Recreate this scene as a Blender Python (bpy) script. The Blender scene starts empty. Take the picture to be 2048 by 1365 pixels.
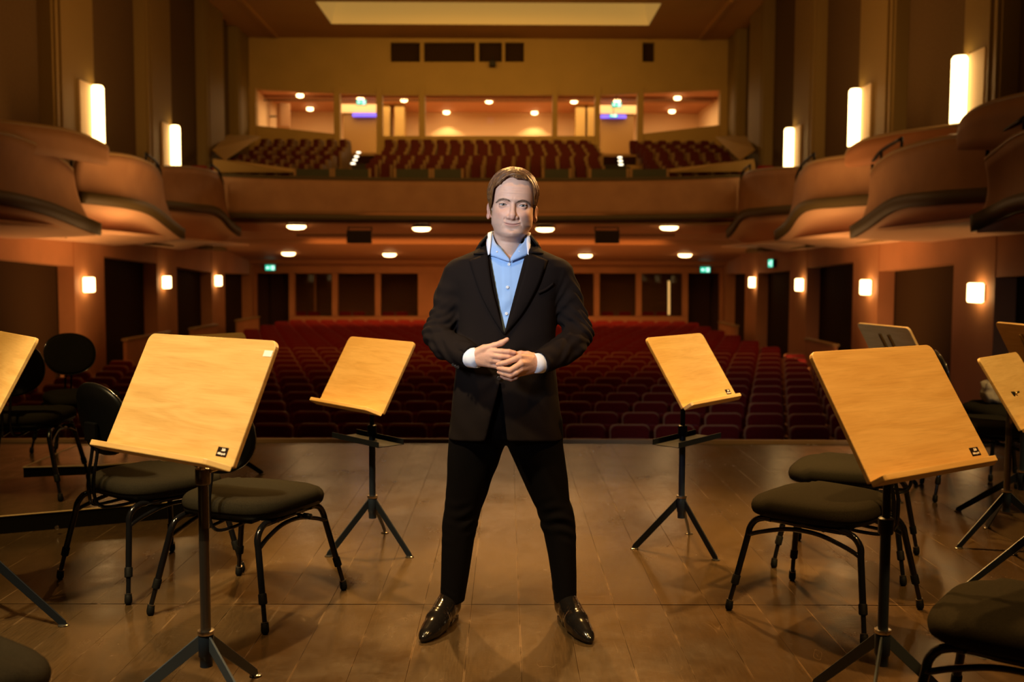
import bpy, bmesh, math, random
import numpy as np
from mathutils import Vector, Matrix
R = math.radians
random.seed(7); rng = np.random.default_rng(7)
sc = bpy.context.scene
col = sc.collection
# ---------------------------------------------------------------- camera
F = 1991.0; CH = 1.43
_fw = np.array([math.sin(.0055), math.cos(.0055), 0.]); _rt = np.array([math.cos(.0055), -math.sin(.0055), 0.]); _up = np.array([0, 0, 1.])
_pt = math.atan(136.5 / F)
F2 = _fw * math.cos(_pt) - _up * math.sin(_pt); U2 = _up * math.cos(_pt) + _fw * math.sin(_pt)
RR = _rt * math.cos(.0035) + U2 * math.sin(.0035); UU = U2 * math.cos(.0035) - _rt * math.sin(.0035)
EYE = np.array([0, 0, CH])
cam = bpy.data.cameras.new('camera'); co = bpy.data.objects.new('camera', cam); col.objects.link(co)
cam.lens = 35; cam.sensor_width = 36; cam.clip_end = 200; cam.clip_start = .05
M = Matrix.Identity(4)
for i, v in enumerate((RR, UU, -F2)):
    for j in range(3): M[j][i] = v[j]
M.translation = Vector(EYE)
co.matrix_world = M
cam.dof.use_dof = True; cam.dof.focus_distance = 3.9; cam.dof.aperture_fstop = 2.4
sc.camera = co
# ---------------------------------------------------------------- world, lights, exposure
w = bpy.data.worlds.new('world'); sc.world = w; w.use_nodes = True
w.node_tree.nodes['Background'].inputs[0].default_value = (1, .50, .17, 1)
w.node_tree.nodes['Background'].inputs[1].default_value = .012
sc.view_settings.view_transform = 'Standard'; sc.view_settings.look = 'None'
sc.view_settings.exposure = 0; sc.view_settings.gamma = 1; sc.view_settings.use_curve_mapping = False

def light(name, kind, loc, target, power, colour, size=1., size_y=None, spread=None, angle=None, blend=.4):
    l = bpy.data.lights.new(name, kind); l.energy = power; l.color = colour
    if kind == 'AREA':
        l.size = size
        if size_y: l.shape = 'RECTANGLE'; l.size_y = size_y
        if spread: l.spread = R(spread)
    else:
        l.shadow_soft_size = size
        if kind == 'SPOT': l.spot_size = R(angle); l.spot_blend = blend
    o = bpy.data.objects.new(name, l); col.objects.link(o); o.location = loc
    o.rotation_euler = (Vector(target) - Vector(loc)).to_track_quat('-Z', 'Y').to_euler()
    return o
AMB = (1, .58, .22)
# stage rig: steep lamps above the players, front-of-house bars, the photographer's softbox
for _p, _t, _e, _a in (((-2.6, .9, 6.4), (-1.15, 3.25, 1.0), 2650, 26), ((-2.4, 2.6, 6.6), (-.78, 5.1, .9), 2200, 20), ((2.3, 2.6, 6.6), (.98, 5.1, .9), 2200, 20),
                       ((2.9, .9, 6.4), (1.35, 3.25, 1.0), 1500, 26), ((3.6, 2.4, 6.6), (2.75, 5.6, .8), 1700, 32), ((-3.2, 1.6, 6.6), (-2.25, 4.1, 1.0), 1600, 24), ((-3.4, 3.4, 6.4), (-3.0, 6.6, .6), 700, 30)):
    light('rig_overhead', 'SPOT', _p, _t, _e, (1, .76, .40) if _e == 2650 else ((1, .54, .15) if _e == 1500 else (1, .64, .22)), .18, angle=_a, blend=.6)
light('rig_centre', 'SPOT', (.3, 1.6, 6.8), (0, 4.0, .7), 620, (1, .58, .20), .2, angle=34, blend=.8)
light('front_of_house_left', 'SPOT', (-1.5, 10.2, 7.4), (.55, 3.9, .5), 4400, (1, .52, .145), .12, angle=40, blend=1.)
light('front_of_house_right', 'SPOT', (.9, 10.2, 7.4), (1.2, 3.9, .5), 4400, (1, .52, .145), .12, angle=40, blend=1.)
light('rim_right', 'SPOT', (2.9, 6.4, 3.4), (0.02, 3.95, 1.6), 900, (1, .50, .16), .10, angle=20)
light('softbox', 'SPOT', (-1.45, .9, 2.35), (.0, 3.95, 1.64), 520, (.76, .87, 1), .26, angle=30, blend=1.)
light('house_spill', 'AREA', (-.6, 9.5, 7.6), (-.6, 28, 3.2), 150, (1, .48, .13), 10, 1.5, spread=75)  # added area light standing in for stage spill on the balcony front
light('rear_bounce', 'AREA', (-.6, 31.5, -.1), (-.6, 31.8, 3), 50, (1, .42, .12), 13, 4, spread=150)  # added upward light standing in for bounce off the seats
# hall: added area lights without visible lamps, for ambient light and wall wash
HC = (1, .50, .11)
light('hall_ceiling', 'AREA', (-.6, 26, 9.2), (-.6, 36, 6.8), 215, (1, .54, .10), 9, 3, spread=110)
light('hall_ceiling_front', 'AREA', (-.6, 15, 9.3), (-.6, 15, 3), 34, HC, 13, 8, spread=175)
light('rear_stalls', 'AREA', (-.6, 30.5, 2.3), (-.6, 34, -1), 240, (1, .40, .10), 11, 2, spread=140)
for _sx in (-1, 1):
    light('under_box', 'AREA', (-.64 + _sx * 5.6, 20, .3), (-.64 + _sx * 7.2, 20, 2.5), 260, (1, .50, .18), 1.2, 14, spread=120)  # added upward fill near the floor to brighten the soffits
# ---------------------------------------------------------------- projection helpers (pixel + depth -> world)
def ray(px, py): return F2 + RR * ((px - 1024) / F) + UU * ((682.5 - py) / F)
def PD(px, py, d):
    v = ray(px, py); return EYE + v * (d / v[1])
def PZ(px, py, z=0.):
    v = ray(px, py); return EYE + v * ((z - CH) / v[2])
def PX(px, py, x):
    v = ray(px, py); return EYE + v * (x / v[0])
# ---------------------------------------------------------------- materials
def mat(name, base, rough=.5, metal=0., spec=.3, emit=None, estr=0., noise=None, bump=None, coat=0., sheen=0.):
    m = bpy.data.materials.new(name); m.use_nodes = True
    nt = m.node_tree; b = nt.nodes['Principled BSDF']
    b.inputs['Base Color'].default_value = (*base, 1); b.inputs['Roughness'].default_value = rough
    b.inputs['Metallic'].default_value = metal; b.inputs['Specular IOR Level'].default_value = spec
    b.inputs['Coat Weight'].default_value = coat; b.inputs['Sheen Weight'].default_value = sheen
    if emit: b.inputs['Emission Color'].default_value = (*emit, 1); b.inputs['Emission Strength'].default_value = estr
    if noise:
        scale, c2, stretch = noise
        tc = nt.nodes.new('ShaderNodeTexCoord'); mp = nt.nodes.new('ShaderNodeMapping'); mp.inputs['Scale'].default_value = stretch
        n = nt.nodes.new('ShaderNodeTexNoise'); n.inputs['Scale'].default_value = scale; n.inputs['Detail'].default_value = 6
        r = nt.nodes.new('ShaderNodeValToRGB'); r.color_ramp.elements[0].color = (*base, 1); r.color_ramp.elements[1].color = (*c2, 1)
        r.color_ramp.elements[0].position = .35; r.color_ramp.elements[1].position = .68
        nt.links.new(tc.outputs['Object'], mp.inputs[0]); nt.links.new(mp.outputs[0], n.inputs[0]); nt.links.new(n.outputs[0], r.inputs[0]); nt.links.new(r.outputs[0], b.inputs['Base Color'])
    if bump:
        scale, st = bump
        tc = nt.nodes.new('ShaderNodeTexCoord'); n = nt.nodes.new('ShaderNodeTexNoise'); n.inputs['Scale'].default_value = scale
        bp = nt.nodes.new('ShaderNodeBump'); bp.inputs['Strength'].default_value = st; bp.inputs['Distance'].default_value = .002
        nt.links.new(tc.outputs['Object'], n.inputs[0]); nt.links.new(n.outputs[0], bp.inputs['Height']); nt.links.new(bp.outputs[0], b.inputs['Normal'])
    return m
m_plaster = mat('wall_plaster', (.42, .25, .115), .7, noise=(1.5, (.36, .21, .10), (1, 1, 1)))
m_peach = mat('soffit_plaster', (.74, .46, .27), .75)
m_terra = mat('parapet_plaster', (.40, .22, .105), .65, noise=(2, (.34, .18, .085), (1, 1, 1)))
m_orange = mat('stalls_wall', (.45, .20, .085), .65, noise=(1.2, (.38, .17, .07), (1, 1, 1)))
m_olive = mat('olive_trim', (.085, .062, .022), .5)
m_gold = mat('rim_cap', (.30, .20, .08), .4)
m_taupe = mat('acoustic_panel', (.13, .085, .035), .9, spec=.05, noise=(20, (.11, .070, .029), (1, 1, 1)))
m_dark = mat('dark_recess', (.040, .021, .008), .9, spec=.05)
m_curt = mat('dark_curtain', (.05, .022, .014), .95)
m_ceil = mat('ceiling_plaster', (.46, .25, .08), .8, noise=(.6, (.42, .23, .07), (1, 1, 1)))
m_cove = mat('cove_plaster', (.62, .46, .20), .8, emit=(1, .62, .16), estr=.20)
m_lit_strip = mat('lit_pilaster_cream', (.85, .66, .36), .6)  # pale cream stands in for lamplight on the pilaster
m_lampw = mat('lamp_glass', (.9, .8, .6), .3, emit=(1, .62, .24), estr=9)
m_lampc = mat('ceiling_lamp_glass', (.9, .8, .6), .3, emit=(1, .60, .24), estr=10)
m_steplamp = mat('step_lamp_glass', (.9, .9, .8), .3, emit=(1, .85, .6), estr=3)
m_green = mat('exit_sign_green', (.02, .45, .28), .4, emit=(.05, .9, .55), estr=.9)
m_signw = mat('exit_sign_white', (.9, 1, .95), .4, emit=(.7, 1, .9), estr=1.6)
m_blue = mat('blue_light_bar', (.1, .1, .8), .4, emit=(.16, .10, 1), estr=1.2)
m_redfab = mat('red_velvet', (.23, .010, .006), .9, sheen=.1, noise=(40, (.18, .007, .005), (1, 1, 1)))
m_seatwood = mat('seat_shell_wood', (.52, .24, .10), .5)
m_tan = mat('balcony_seat_side', (.30, .17, .055), .6)
m_parq = mat('stalls_floor', (.10, .045, .02), .6)
m_chrome = mat('chrome', (.65, .6, .55), .22, metal=1.)
m_black = mat('black_enamel', (.004, .004, .005), .13, spec=.45)
m_blackm = mat('black_matte_metal', (.006, .007, .009), .4, spec=.15)
m_bluegrey = mat('dark_steel', (.009, .014, .024), .35, spec=.3)
m_plastic = mat('black_plastic', (.003, .003, .003), .35, spec=.12)
m_seatfab = mat('grey_olive_fabric', (.019, .016, .0105), 1., spec=.02, noise=(220, (.013, .011, .0072), (1, 1, 1)), bump=(600, .5))
m_rubber = mat('black_rubber', (.004, .004, .004), .6, spec=.1)
m_edge = mat('stage_edge_wood', (.30, .17, .08), .5)
m_speaker = mat('speaker_black', (.012, .009, .008), .6)
m_riser = mat('riser_edge', (.004, .003, .002), .8, spec=.05)

def wood_mat():
    m = bpy.data.materials.new('maple_veneer'); m.use_nodes = True; nt = m.node_tree; b = nt.nodes['Principled BSDF']
    tc = nt.nodes.new('ShaderNodeTexCoord'); oi = nt.nodes.new('ShaderNodeObjectInfo')
    ad = nt.nodes.new('ShaderNodeVectorMath'); ad.operation = 'ADD'
    sc_ = nt.nodes.new('ShaderNodeVectorMath'); sc_.operation = 'SCALE'; sc_.inputs[0].default_value = (3.1, 1.7, 5.3)
    nt.links.new(oi.outputs['Random'], sc_.inputs['Scale']); nt.links.new(tc.outputs['Object'], ad.inputs[0]); nt.links.new(sc_.outputs[0], ad.inputs[1])
    mp = nt.nodes.new('ShaderNodeMapping'); mp.inputs['Scale'].default_value = (1.2, 1, 9)
    n = nt.nodes.new('ShaderNodeTexNoise'); n.inputs['Scale'].default_value = 2.2; n.inputs['Detail'].default_value = 9; n.inputs['Roughness'].default_value = .56; n.inputs['Distortion'].default_value = 1.1
    mp2 = nt.nodes.new('ShaderNodeMapping'); mp2.inputs['Scale'].default_value = (7, 1, 170)
    n2 = nt.nodes.new('ShaderNodeTexNoise'); n2.inputs['Scale'].default_value = 1.3; n2.inputs['Detail'].default_value = 3
    for a in (mp, mp2): nt.links.new(ad.outputs[0], a.inputs[0])
    nt.links.new(mp.outputs[0], n.inputs[0]); nt.links.new(mp2.outputs[0], n2.inputs[0])
    r = nt.nodes.new('ShaderNodeValToRGB')
    r.color_ramp.elements[0].color = (.62, .37, .125, 1); r.color_ramp.elements[0].position = .36
    r.color_ramp.elements[1].color = (.72, .46, .175, 1); r.color_ramp.elements[1].position = .62
    nt.links.new(n.outputs[0], r.inputs[0])
    mx = nt.nodes.new('ShaderNodeMixRGB'); mx.blend_type = 'MULTIPLY'; mx.inputs[0].default_value = .35
    r2 = nt.nodes.new('ShaderNodeValToRGB'); r2.color_ramp.elements[0].color = (.72, .66, .58, 1); r2.color_ramp.elements[0].position = .30; r2.color_ramp.elements[1].position = .5
    nt.links.new(n2.outputs[0], r2.inputs[0]); nt.links.new(r.outputs[0], mx.inputs[1]); nt.links.new(r2.outputs[0], mx.inputs[2])
    # small scuffs
    v = nt.nodes.new('ShaderNodeTexNoise'); v.inputs['Scale'].default_value = 14; v.inputs['Detail'].default_value = 10; v.inputs['Distortion'].default_value = 2.5
    nt.links.new(ad.outputs[0], v.inputs[0])
    r3 = nt.nodes.new('ShaderNodeValToRGB'); r3.color_ramp.elements[0].position = .725; r3.color_ramp.elements[1].position = .76; r3.color_ramp.elements[1].color = (.5, .5, .5, 1)
    nt.links.new(v.outputs[0], r3.inputs[0])
    mx2 = nt.nodes.new('ShaderNodeMixRGB'); mx2.inputs[2].default_value = (.78, .60, .36, 1)
    nt.links.new(r3.outputs[0], mx2.inputs[0]); nt.links.new(mx.outputs[0], mx2.inputs[1])
    nt.links.new(mx2.outputs[0], b.inputs['Base Color'])
    b.inputs['Roughness'].default_value = .42; b.inputs['Specular IOR Level'].default_value = .35
    return m
m_wood = wood_mat()

def floor_mat(name, riser=False):
    m = bpy.data.materials.new(name); m.use_nodes = True; nt = m.node_tree; b = nt.nodes['Principled BSDF']
    geo = nt.nodes.new('ShaderNodeNewGeometry'); oi = nt.nodes.new('ShaderNodeObjectInfo')
    def noise(scale, stretch, detail=6, dist=0., rough=.5):
        mp = nt.nodes.new('ShaderNodeMapping'); mp.inputs['Scale'].default_value = stretch
        n = nt.nodes.new('ShaderNodeTexNoise'); n.inputs['Scale'].default_value = scale; n.inputs['Detail'].default_value = detail
        n.inputs['Distortion'].default_value = dist; n.inputs['Roughness'].default_value = rough
        nt.links.new(geo.outputs['Position'], mp.inputs[0]); nt.links.new(mp.outputs[0], n.inputs[0]); return n.outputs[0]
    def ramp(x, p0, c0, p1, c1):
        r = nt.nodes.new('ShaderNodeValToRGB'); e = r.color_ramp.elements
        e[0].position = p0; e[0].color = (*c0, 1); e[1].position = p1; e[1].color = (*c1, 1); nt.links.new(x, r.inputs[0]); return r.outputs[0]
    def mix(f, a, c, mode='MIX'):
        mx = nt.nodes.new('ShaderNodeMixRGB'); mx.blend_type = mode
        if isinstance(f, float): mx.inputs[0].default_value = f
        else: nt.links.new(f, mx.inputs[0])
        for k, s in ((1, a), (2, c)):
            if isinstance(s, tuple): mx.inputs[k].default_value = (*s, 1)
            else: nt.links.new(s, mx.inputs[k])
        return mx.outputs[0]
    base = ramp(noise(2.2, (1, .6, 1), 8), .3, (.036, .021, .0088), .7, (.064, .038, .0160))
    rnd = ramp(oi.outputs['Random'], 0, (.93, .93, .93), 1, (1.05, 1.05, 1.05))
    base = mix(1., base, rnd, 'MULTIPLY')
    grain = ramp(noise(3, (60, 3, 1), 4), .35, (.80, .80, .80), .65, (1.12, 1.12, 1.12))
    base = mix(1., base, grain, 'MULTIPLY')
    fib = ramp(noise(2, (5, 260, 1), 2), .58, (1, 1, 1), .75, (1.35, 1.3, 1.2))
    base = mix(.6, base, fib, 'MULTIPLY')
    # scratches: thin contour lines of distorted noise
    def scratch(scale, stretch, dist, c, wdt):
        n = noise(scale, stretch, 1, dist)
        sub = nt.nodes.new('ShaderNodeMath'); sub.operation = 'SUBTRACT'; sub.inputs[1].default_value = c; nt.links.new(n, sub.inputs[0])
        ab = nt.nodes.new('ShaderNodeMath'); ab.operation = 'ABSOLUTE'; nt.links.new(sub.outputs[0], ab.inputs[0])
        return ramp(ab.outputs[0], 0, (1, 1, 1), wdt, (0, 0, 0))
    msk = ramp(noise(4, (1, 1, 1), 5), .52, (0, 0, 0), .62, (1, 1, 1))
    s1 = mix(1., scratch(3.5, (1, 1, 1), 2., .5, .0035), msk, 'MULTIPLY')
    msk2 = ramp(noise(5.5, (1, 1.3, 1), 5), .5, (0, 0, 0), .6, (1, 1, 1))
    s2 = mix(1., scratch(9, (1, .4, 1), 1., .47, .005), msk2, 'MULTIPLY')
    s3 = ramp(noise(55, (1, 1, 1), 2), .765, (0, 0, 0), .79, (1, 1, 1))
    allm = mix(1., mix(1., s1, s2, 'ADD'), s3, 'ADD')
    f = nt.nodes.new('ShaderNodeMath'); f.operation = 'MULTIPLY'; f.inputs[1].default_value = .17; nt.links.new(allm, f.inputs[0])
    base = mix(f.outputs[0], base, (.30, .20, .12))
    tco = nt.nodes.new('ShaderNodeTexCoord'); sep = nt.nodes.new('ShaderNodeSeparateXYZ'); nt.links.new(tco.outputs['Object'], sep.inputs[0])
    ab2 = nt.nodes.new('ShaderNodeMath'); ab2.operation = 'ABSOLUTE'; nt.links.new(sep.outputs[0], ab2.inputs[0])
    edge = ramp(ab2.outputs[0], .0992, (0, 0, 0), .1012, (1, 1, 1))
    em = mix(1., edge, ramp(noise(3, (3, 1.2, 1), 6), .50, (0, 0, 0), .60, (1, 1, 1)), 'MULTIPLY')
    f2 = nt.nodes.new('ShaderNodeMath'); f2.operation = 'MULTIPLY'; f2.inputs[1].default_value = .30; nt.links.new(em, f2.inputs[0])
    if not riser: base = mix(f2.outputs[0], base, (.34, .22, .12))
    nt.links.new(base, b.inputs['Base Color'])
    rg = ramp(noise(2.5, (1.5, 1, 1), 12, .2, .7), .35, (.17, .17, .17), .65, (.28, .28, .28)); nt.links.new(rg, b.inputs['Roughness'])
    b.inputs['Specular IOR Level'].default_value = .42
    bp = nt.nodes.new('ShaderNodeBump'); bp.inputs['Strength'].default_value = .12; bp.inputs['Distance'].default_value = .002
    nt.links.new(noise(14, (1, 6, 1), 6), bp.inputs['Height']); nt.links.new(bp.outputs[0], b.inputs['Normal'])
    return m
m_floor = floor_mat('stage_floor_planks'); m_deck = floor_mat('riser_deck', True)
# ---------------------------------------------------------------- object helpers
def link(name, me, m=None, parent=None, smooth=False):
    o = bpy.data.objects.new(name, me); col.objects.link(o)
    if m is not None:
        for x in (m if isinstance(m, (list, tuple)) else [m]): me.materials.append(x)
    if parent is not None: o.parent = parent
    if smooth:
        me.shade_smooth()
    return o
def tag(o, label=None, cat=None, group=None, kind=None):
    if label: o['label'] = label
    if cat: o['category'] = cat
    if group: o['group'] = group
    if kind: o['kind'] = kind
    return o
def empty(name, loc=(0, 0, 0), rz=0., **k):
    o = bpy.data.objects.new(name, None); col.objects.link(o); o.location = loc; o.rotation_euler = (0, 0, rz); o.empty_display_size = .1
    return tag(o, **k)
def copy_tree(o, parent=None, deep=True):
    c = o.copy(); col.objects.link(c); c.parent = parent
    if deep:
        for ch in list(o.children): copy_tree(ch, c)
    return c
class MB:
    def __init__(s): s.v = []; s.f = []; s.mi = []
    def add(s, vs, fs, mi=0):
        n = len(s.v); s.v += [tuple(float(c) for c in v) for v in vs]; s.f += [tuple(i + n for i in f) for f in fs]; s.mi += [mi] * len(fs); return s
    def box(s, c, d, mtx=None, mi=0):
        x, y, z = c; a, b, e = (k / 2 for k in d)
        vs = [Vector((i * a, j * b, k * e)) for k in (-1, 1) for j in (-1, 1) for i in (-1, 1)]
        if mtx is not None: vs = [mtx @ v for v in vs]
        vs = [(v[0] + x, v[1] + y, v[2] + z) for v in vs]
        return s.add(vs, [(0, 2, 3, 1), (4, 5, 7, 6), (0, 1, 5, 4), (1, 3, 7, 5), (3, 2, 6, 7), (2, 0, 4, 6)], mi)
    def tube(s, pts, r, n=10, cap=True, mi=0, closed=False):
        pts = [Vector(p) for p in pts]; m = len(pts); rs = r if hasattr(r, '__len__') else [r] * m
        vs = []; up = None
        for i, p in enumerate(pts):
            if closed: t = (pts[(i + 1) % m] - pts[i - 1]).normalized()
            else: t = (pts[min(i + 1, m - 1)] - pts[max(i - 1, 0)]).normalized()
            if up is None: up = Vector((0, 0, 1)) if abs(t.z) < .9 else Vector((1, 0, 0))
            a = t.cross(up)
            if a.length < 1e-5: a = t.cross(Vector((1, 0, 0)))
            a.normalize(); up = a.cross(t).normalized()
            for k in range(n):
                th = 2 * math.pi * k / n; vs.append(p + (a * math.cos(th) + up * math.sin(th)) * rs[i])
        fs = []
        for i in range(m if closed else m - 1):
            j = (i + 1) % m
            for k in range(n): fs.append((i * n + k, i * n + (k + 1) % n, j * n + (k + 1) % n, j * n + k))
        if cap and not closed: fs += [tuple(range(n - 1, -1, -1)), tuple((m - 1) * n + k for k in range(n))]
        return s.add(vs, fs, mi)
    def lathe(s, prof, c=(0, 0, 0), n=20, mi=0, mtx=None):
        vs = []; fs = []
        for r, z in prof:
            for k in range(n):
                th = 2 * math.pi * k / n; v = Vector((r * math.cos(th), r * math.sin(th), z))
                if mtx is not None: v = mtx @ v
                vs.append((v[0] + c[0], v[1] + c[1], v[2] + c[2]))
        m = len(prof)
        for i in range(m - 1):
            for k in range(n): fs.append((i * n + k, i * n + (k + 1) % n, (i + 1) * n + (k + 1) % n, (i + 1) * n + k))
        fs += [tuple(range(n - 1, -1, -1)), tuple((m - 1) * n + k for k in range(n))]
        return s.add(vs, fs, mi)
    def prism(s, poly, off, mi=0):
        """poly: list of 3D points; off: extrusion vector"""
        n = len(poly); off = Vector(off)
        vs = [Vector(p) for p in poly] + [Vector(p) + off for p in poly]
        fs = [tuple(range(n)), tuple(range(2 * n - 1, n - 1, -1))] + [(i, (i + 1) % n + 0, (i + 1) % n + n, i + n) for i in range(n)]
        return s.add(vs, fs, mi)
    def grid(s, rows, mi=0, closed=False):
        m = len(rows); n = len(rows[0]); vs = [p for r in rows for p in r]; fs = []
        for i in range(m - 1):
            for k in range(n if closed else n - 1): fs.append((i * n + k, i * n + (k + 1) % n, (i + 1) * n + (k + 1) % n, (i + 1) * n + k))
        return s.add(vs, fs, mi)
    def mesh(s, name):
        me = bpy.data.meshes.new(name); me.from_pydata(s.v, [], s.f)
        if any(s.mi): me.polygons.foreach_set('material_index', s.mi)
        me.validate(); me.update()
        bm = bmesh.new(); bm.from_mesh(me); bmesh.ops.recalc_face_normals(bm, faces=bm.faces); bm.to_mesh(me); bm.free()
        return me
    def build(s, name, m, parent=None, smooth=False, bevel=0., seg=2, auto=False):
        o = link(name, s.mesh(name), m, parent, smooth)
        if bevel:
            b = o.modifiers.new('b', 'BEVEL'); b.width = bevel; b.segments = seg; b.limit_method = 'ANGLE'; b.angle_limit = R(40)
        if auto: o.data.set_sharp_from_angle(angle=R(45))
        return o
def cat(pts, k=6):
    """Catmull-Rom through points (any dim)"""
    p = [np.asarray(q, float) for q in pts]; p = [2 * p[0] - p[1]] + p + [2 * p[-1] - p[-2]]; out = []
    for i in range(1, len(p) - 2):
        for j in range(k):
            t = j / k
            out.append(.5 * ((2 * p[i]) + (-p[i - 1] + p[i + 1]) * t + (2 * p[i - 1] - 5 * p[i] + 4 * p[i + 1] - p[i + 2]) * t * t + (-p[i - 1] + 3 * p[i] - 3 * p[i + 1] + p[i + 2]) * t ** 3))
    out.append(p[-2]); return out
def S(o): return tag(o, kind='structure')
# ================================================================ STAGE
YS = PZ(1013, 1210)[1]; YE = 8.28; XL, XR = -9.1, 7.8
fl = S(MB().box((-.3, 4.1, -.09), (13.4, 8.2, .10)).build('floor', m_riser))
pw = .205
def plank_mesh(L):
    mb = MB(); hw = pw / 2 - .0004; e = .0008
    rows = [[(-hw, -.5 * L, -.035), (-hw, -.5 * L, -e), (-hw + e, -.5 * L + e, 0), (hw - e, -.5 * L + e, 0), (hw, -.5 * L, -e), (hw, -.5 * L, -.035)],
            [(-hw, .5 * L, -.035), (-hw, .5 * L, -e), (-hw + e, .5 * L - e, 0), (hw - e, .5 * L - e, 0), (hw, .5 * L, -e), (hw, .5 * L, -.035)]]
    return mb.grid(rows).mesh('plank')
LA, LB = YS - .2, YE - YS
pa, pb = plank_mesh(LA - .004), plank_mesh(LB - .004)
for me in (pa, pb): me.materials.append(m_floor)
for i in range(62):
    x = -6.4 + i * pw
    for me, yc, L in ((pa, .2 + LA / 2, LA), (pb, YS + LB / 2, LB)):
        o = bpy.data.objects.new('plank', me); col.objects.link(o); o.parent = fl; o.location = (x, yc, random.uniform(-.0006, .0006))
# raised trim along the stage edge
rows = []
for i in range(41):
    x = -6.6 + 13.2 * i / 40; y = YE + .10 - .012 * (x + .4) ** 2 * .35
    rows.append([(x, y - .03, -.02), (x, y - .03, .022), (x, y + .03, .022), (x, y + .03, -.6)])
S(MB().grid(rows).build('trim_1', m_edge))
S(MB().box((-.4, 8.31, -.75), (13.2, .06, 1.4)).build('wall_stage_front', m_riser))
# low stage risers at the left
ra = [PZ(-260, 1054, .10), PZ(0, 1033, .10), PZ(178, 1018, .10), PZ(391, 1000, .10), PZ(405, 940, .10), PZ(194, 949, .10), PZ(0, 958, .10), PZ(-300, 968, .10)]
ra = [(p[0], min(p[1], 8.2)) for p in ra]
rz = empty('stage_riser', (-2.6, 6.2, 0), label='low dark stage platform at the left behind the black chairs', cat='platform')
def at_root(mb, name, m, root, **k):
    """build in world coordinates under a root that is not rotated"""
    o = mb.build(name, m, None, **k); o.data.transform(Matrix.Translation(-Vector(root.location))); o.parent = root; return o
mb = MB(); mb.prism([(x, y, .092) for x, y in ra], (0, 0, .008)); at_root(mb, 'deck', m_deck, rz)
mb = MB(); mb.prism([(x * .998, y + .004, .001) for x, y in ra], (0, 0, .091)); at_root(mb, 'frame', m_riser, rz)
mb = MB()
for a, b in zip(ra[:4], ra[1:5]): mb.tube([(a[0], a[1], .098), (b[0], b[1], .098)], .005, 6)
at_root(mb, 'edge_strip', m_gold, rz)
mb = MB(); q = PZ(124, 1054, .03); mb.lathe([(.012, 0), (.012, .004), (.006, .006)], (q[0], q[1] - .06, .04), 10, mtx=Matrix.Rotation(R(90), 3, 'X')); at_root(mb, 'bolt', m_chrome, rz)
rb = [PZ(46, 935, .10), PZ(200, 931, .10), PZ(345, 921, .10), PZ(330, 889, .10), PZ(154, 891, .10)]
rb = [(p[0], p[1]) for p in rb]
rz2 = empty('upper_riser', (rb[0][0], rb[0][1], .1), label='smaller raised platform with a bright wooden top behind the left chairs', cat='platform')
mb = MB(); mb.prism([(x, y, .09) for x, y in rb], (0, 0, .01)); at_root(mb, 'deck', m_deck, rz2)
mb = MB(); mb.prism([(x, y + .004, .001) for x, y in rb], (0, 0, .088)); at_root(mb, 'frame', m_riser, rz2)
mb = MB()
for a, b in zip(rb, rb[1:] + rb[:1]): mb.tube([(a[0], a[1], .098), (b[0], b[1], .098)], .006, 6)
at_root(mb, 'edge_strip', m_gold, rz2)

# ================================================================ HALL SHELL
ZC = 9.5
def hexa(name, pts, off, m, parent=None, kind='structure'):
    o = MB().prism(pts, off).build(name, m, parent)
    if kind and parent is None: S(o)
    return o
# stalls floor with a gentle rake
S(MB().add([(XL, 8.35, -1.17), (XR, 8.35, -1.17), (XR, 36.2, -.98), (XL, 36.2, -.98), (XL, 8.35, -1.37), (XR, 8.35, -1.37), (XR, 36.2, -1.18), (XL, 36.2, -1.18)],
        [(0, 1, 2, 3), (7, 6, 5, 4), (0, 4, 5, 1), (1, 5, 6, 2), (2, 6, 7, 3), (3, 7, 4, 0)]).build('floor_stalls', m_parq))
# ceiling with the light coffer
c0, c1, cy0, cy1 = -5.75, 4.62, 30.4, 33.1
mb = MB()
mb.box(((XL + XR) / 2, (8 + cy0) / 2, ZC + .1), (XR - XL + 1, cy0 - 8, .2)); mb.box(((XL + XR) / 2, (cy1 + 36) / 2, ZC + .1), (XR - XL + 1, 36 - cy1, .2))
mb.box(((XL + c0) / 2, (cy0 + cy1) / 2, ZC + .1), (c0 - XL, cy1 - cy0, .2)); mb.box(((XR + c1) / 2, (cy0 + cy1) / 2, ZC + .1), (XR - c1, cy1 - cy0, .2))
S(mb.build('ceiling', m_ceil))
mb = MB(); e = .25
mb.add([(c0, cy0, ZC + .02), (c1, cy0, ZC + .02), (c1, cy1, ZC + .02), (c0, cy1, ZC + .02), (c0 + e, cy0 + e, ZC + .9), (c1 - e, cy0 + e, ZC + .9), (c1 - e, cy1 - e, ZC + .9), (c0 + e, cy1 - e, ZC + .9)],
       [(0, 1, 5, 4), (1, 2, 6, 5), (2, 3, 7, 6), (3, 0, 4, 7), (4, 5, 6, 7)])
o = mb.build('light_coffer', m_cove); o.modifiers.new('s', 'SOLIDIFY').thickness = .05
tag(o, 'long recessed rectangular light coffer glowing in the ceiling', 'coffer')
mb = MB()
for a, b, z in (((XL + 1.2, 30.0), (XL + 1.2, 34.6), ZC), ((XR - 1.2, 30.0), (XR - 1.2, 34.6), ZC)):
    mb.box(((a[0] + b[0]) / 2, (a[1] + b[1]) / 2, z - .04), (abs(a[0] - b[0]) + .12, abs(a[1] - b[1]) + .12, .08))
S(mb.build('trim_2', m_ceil))
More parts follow.
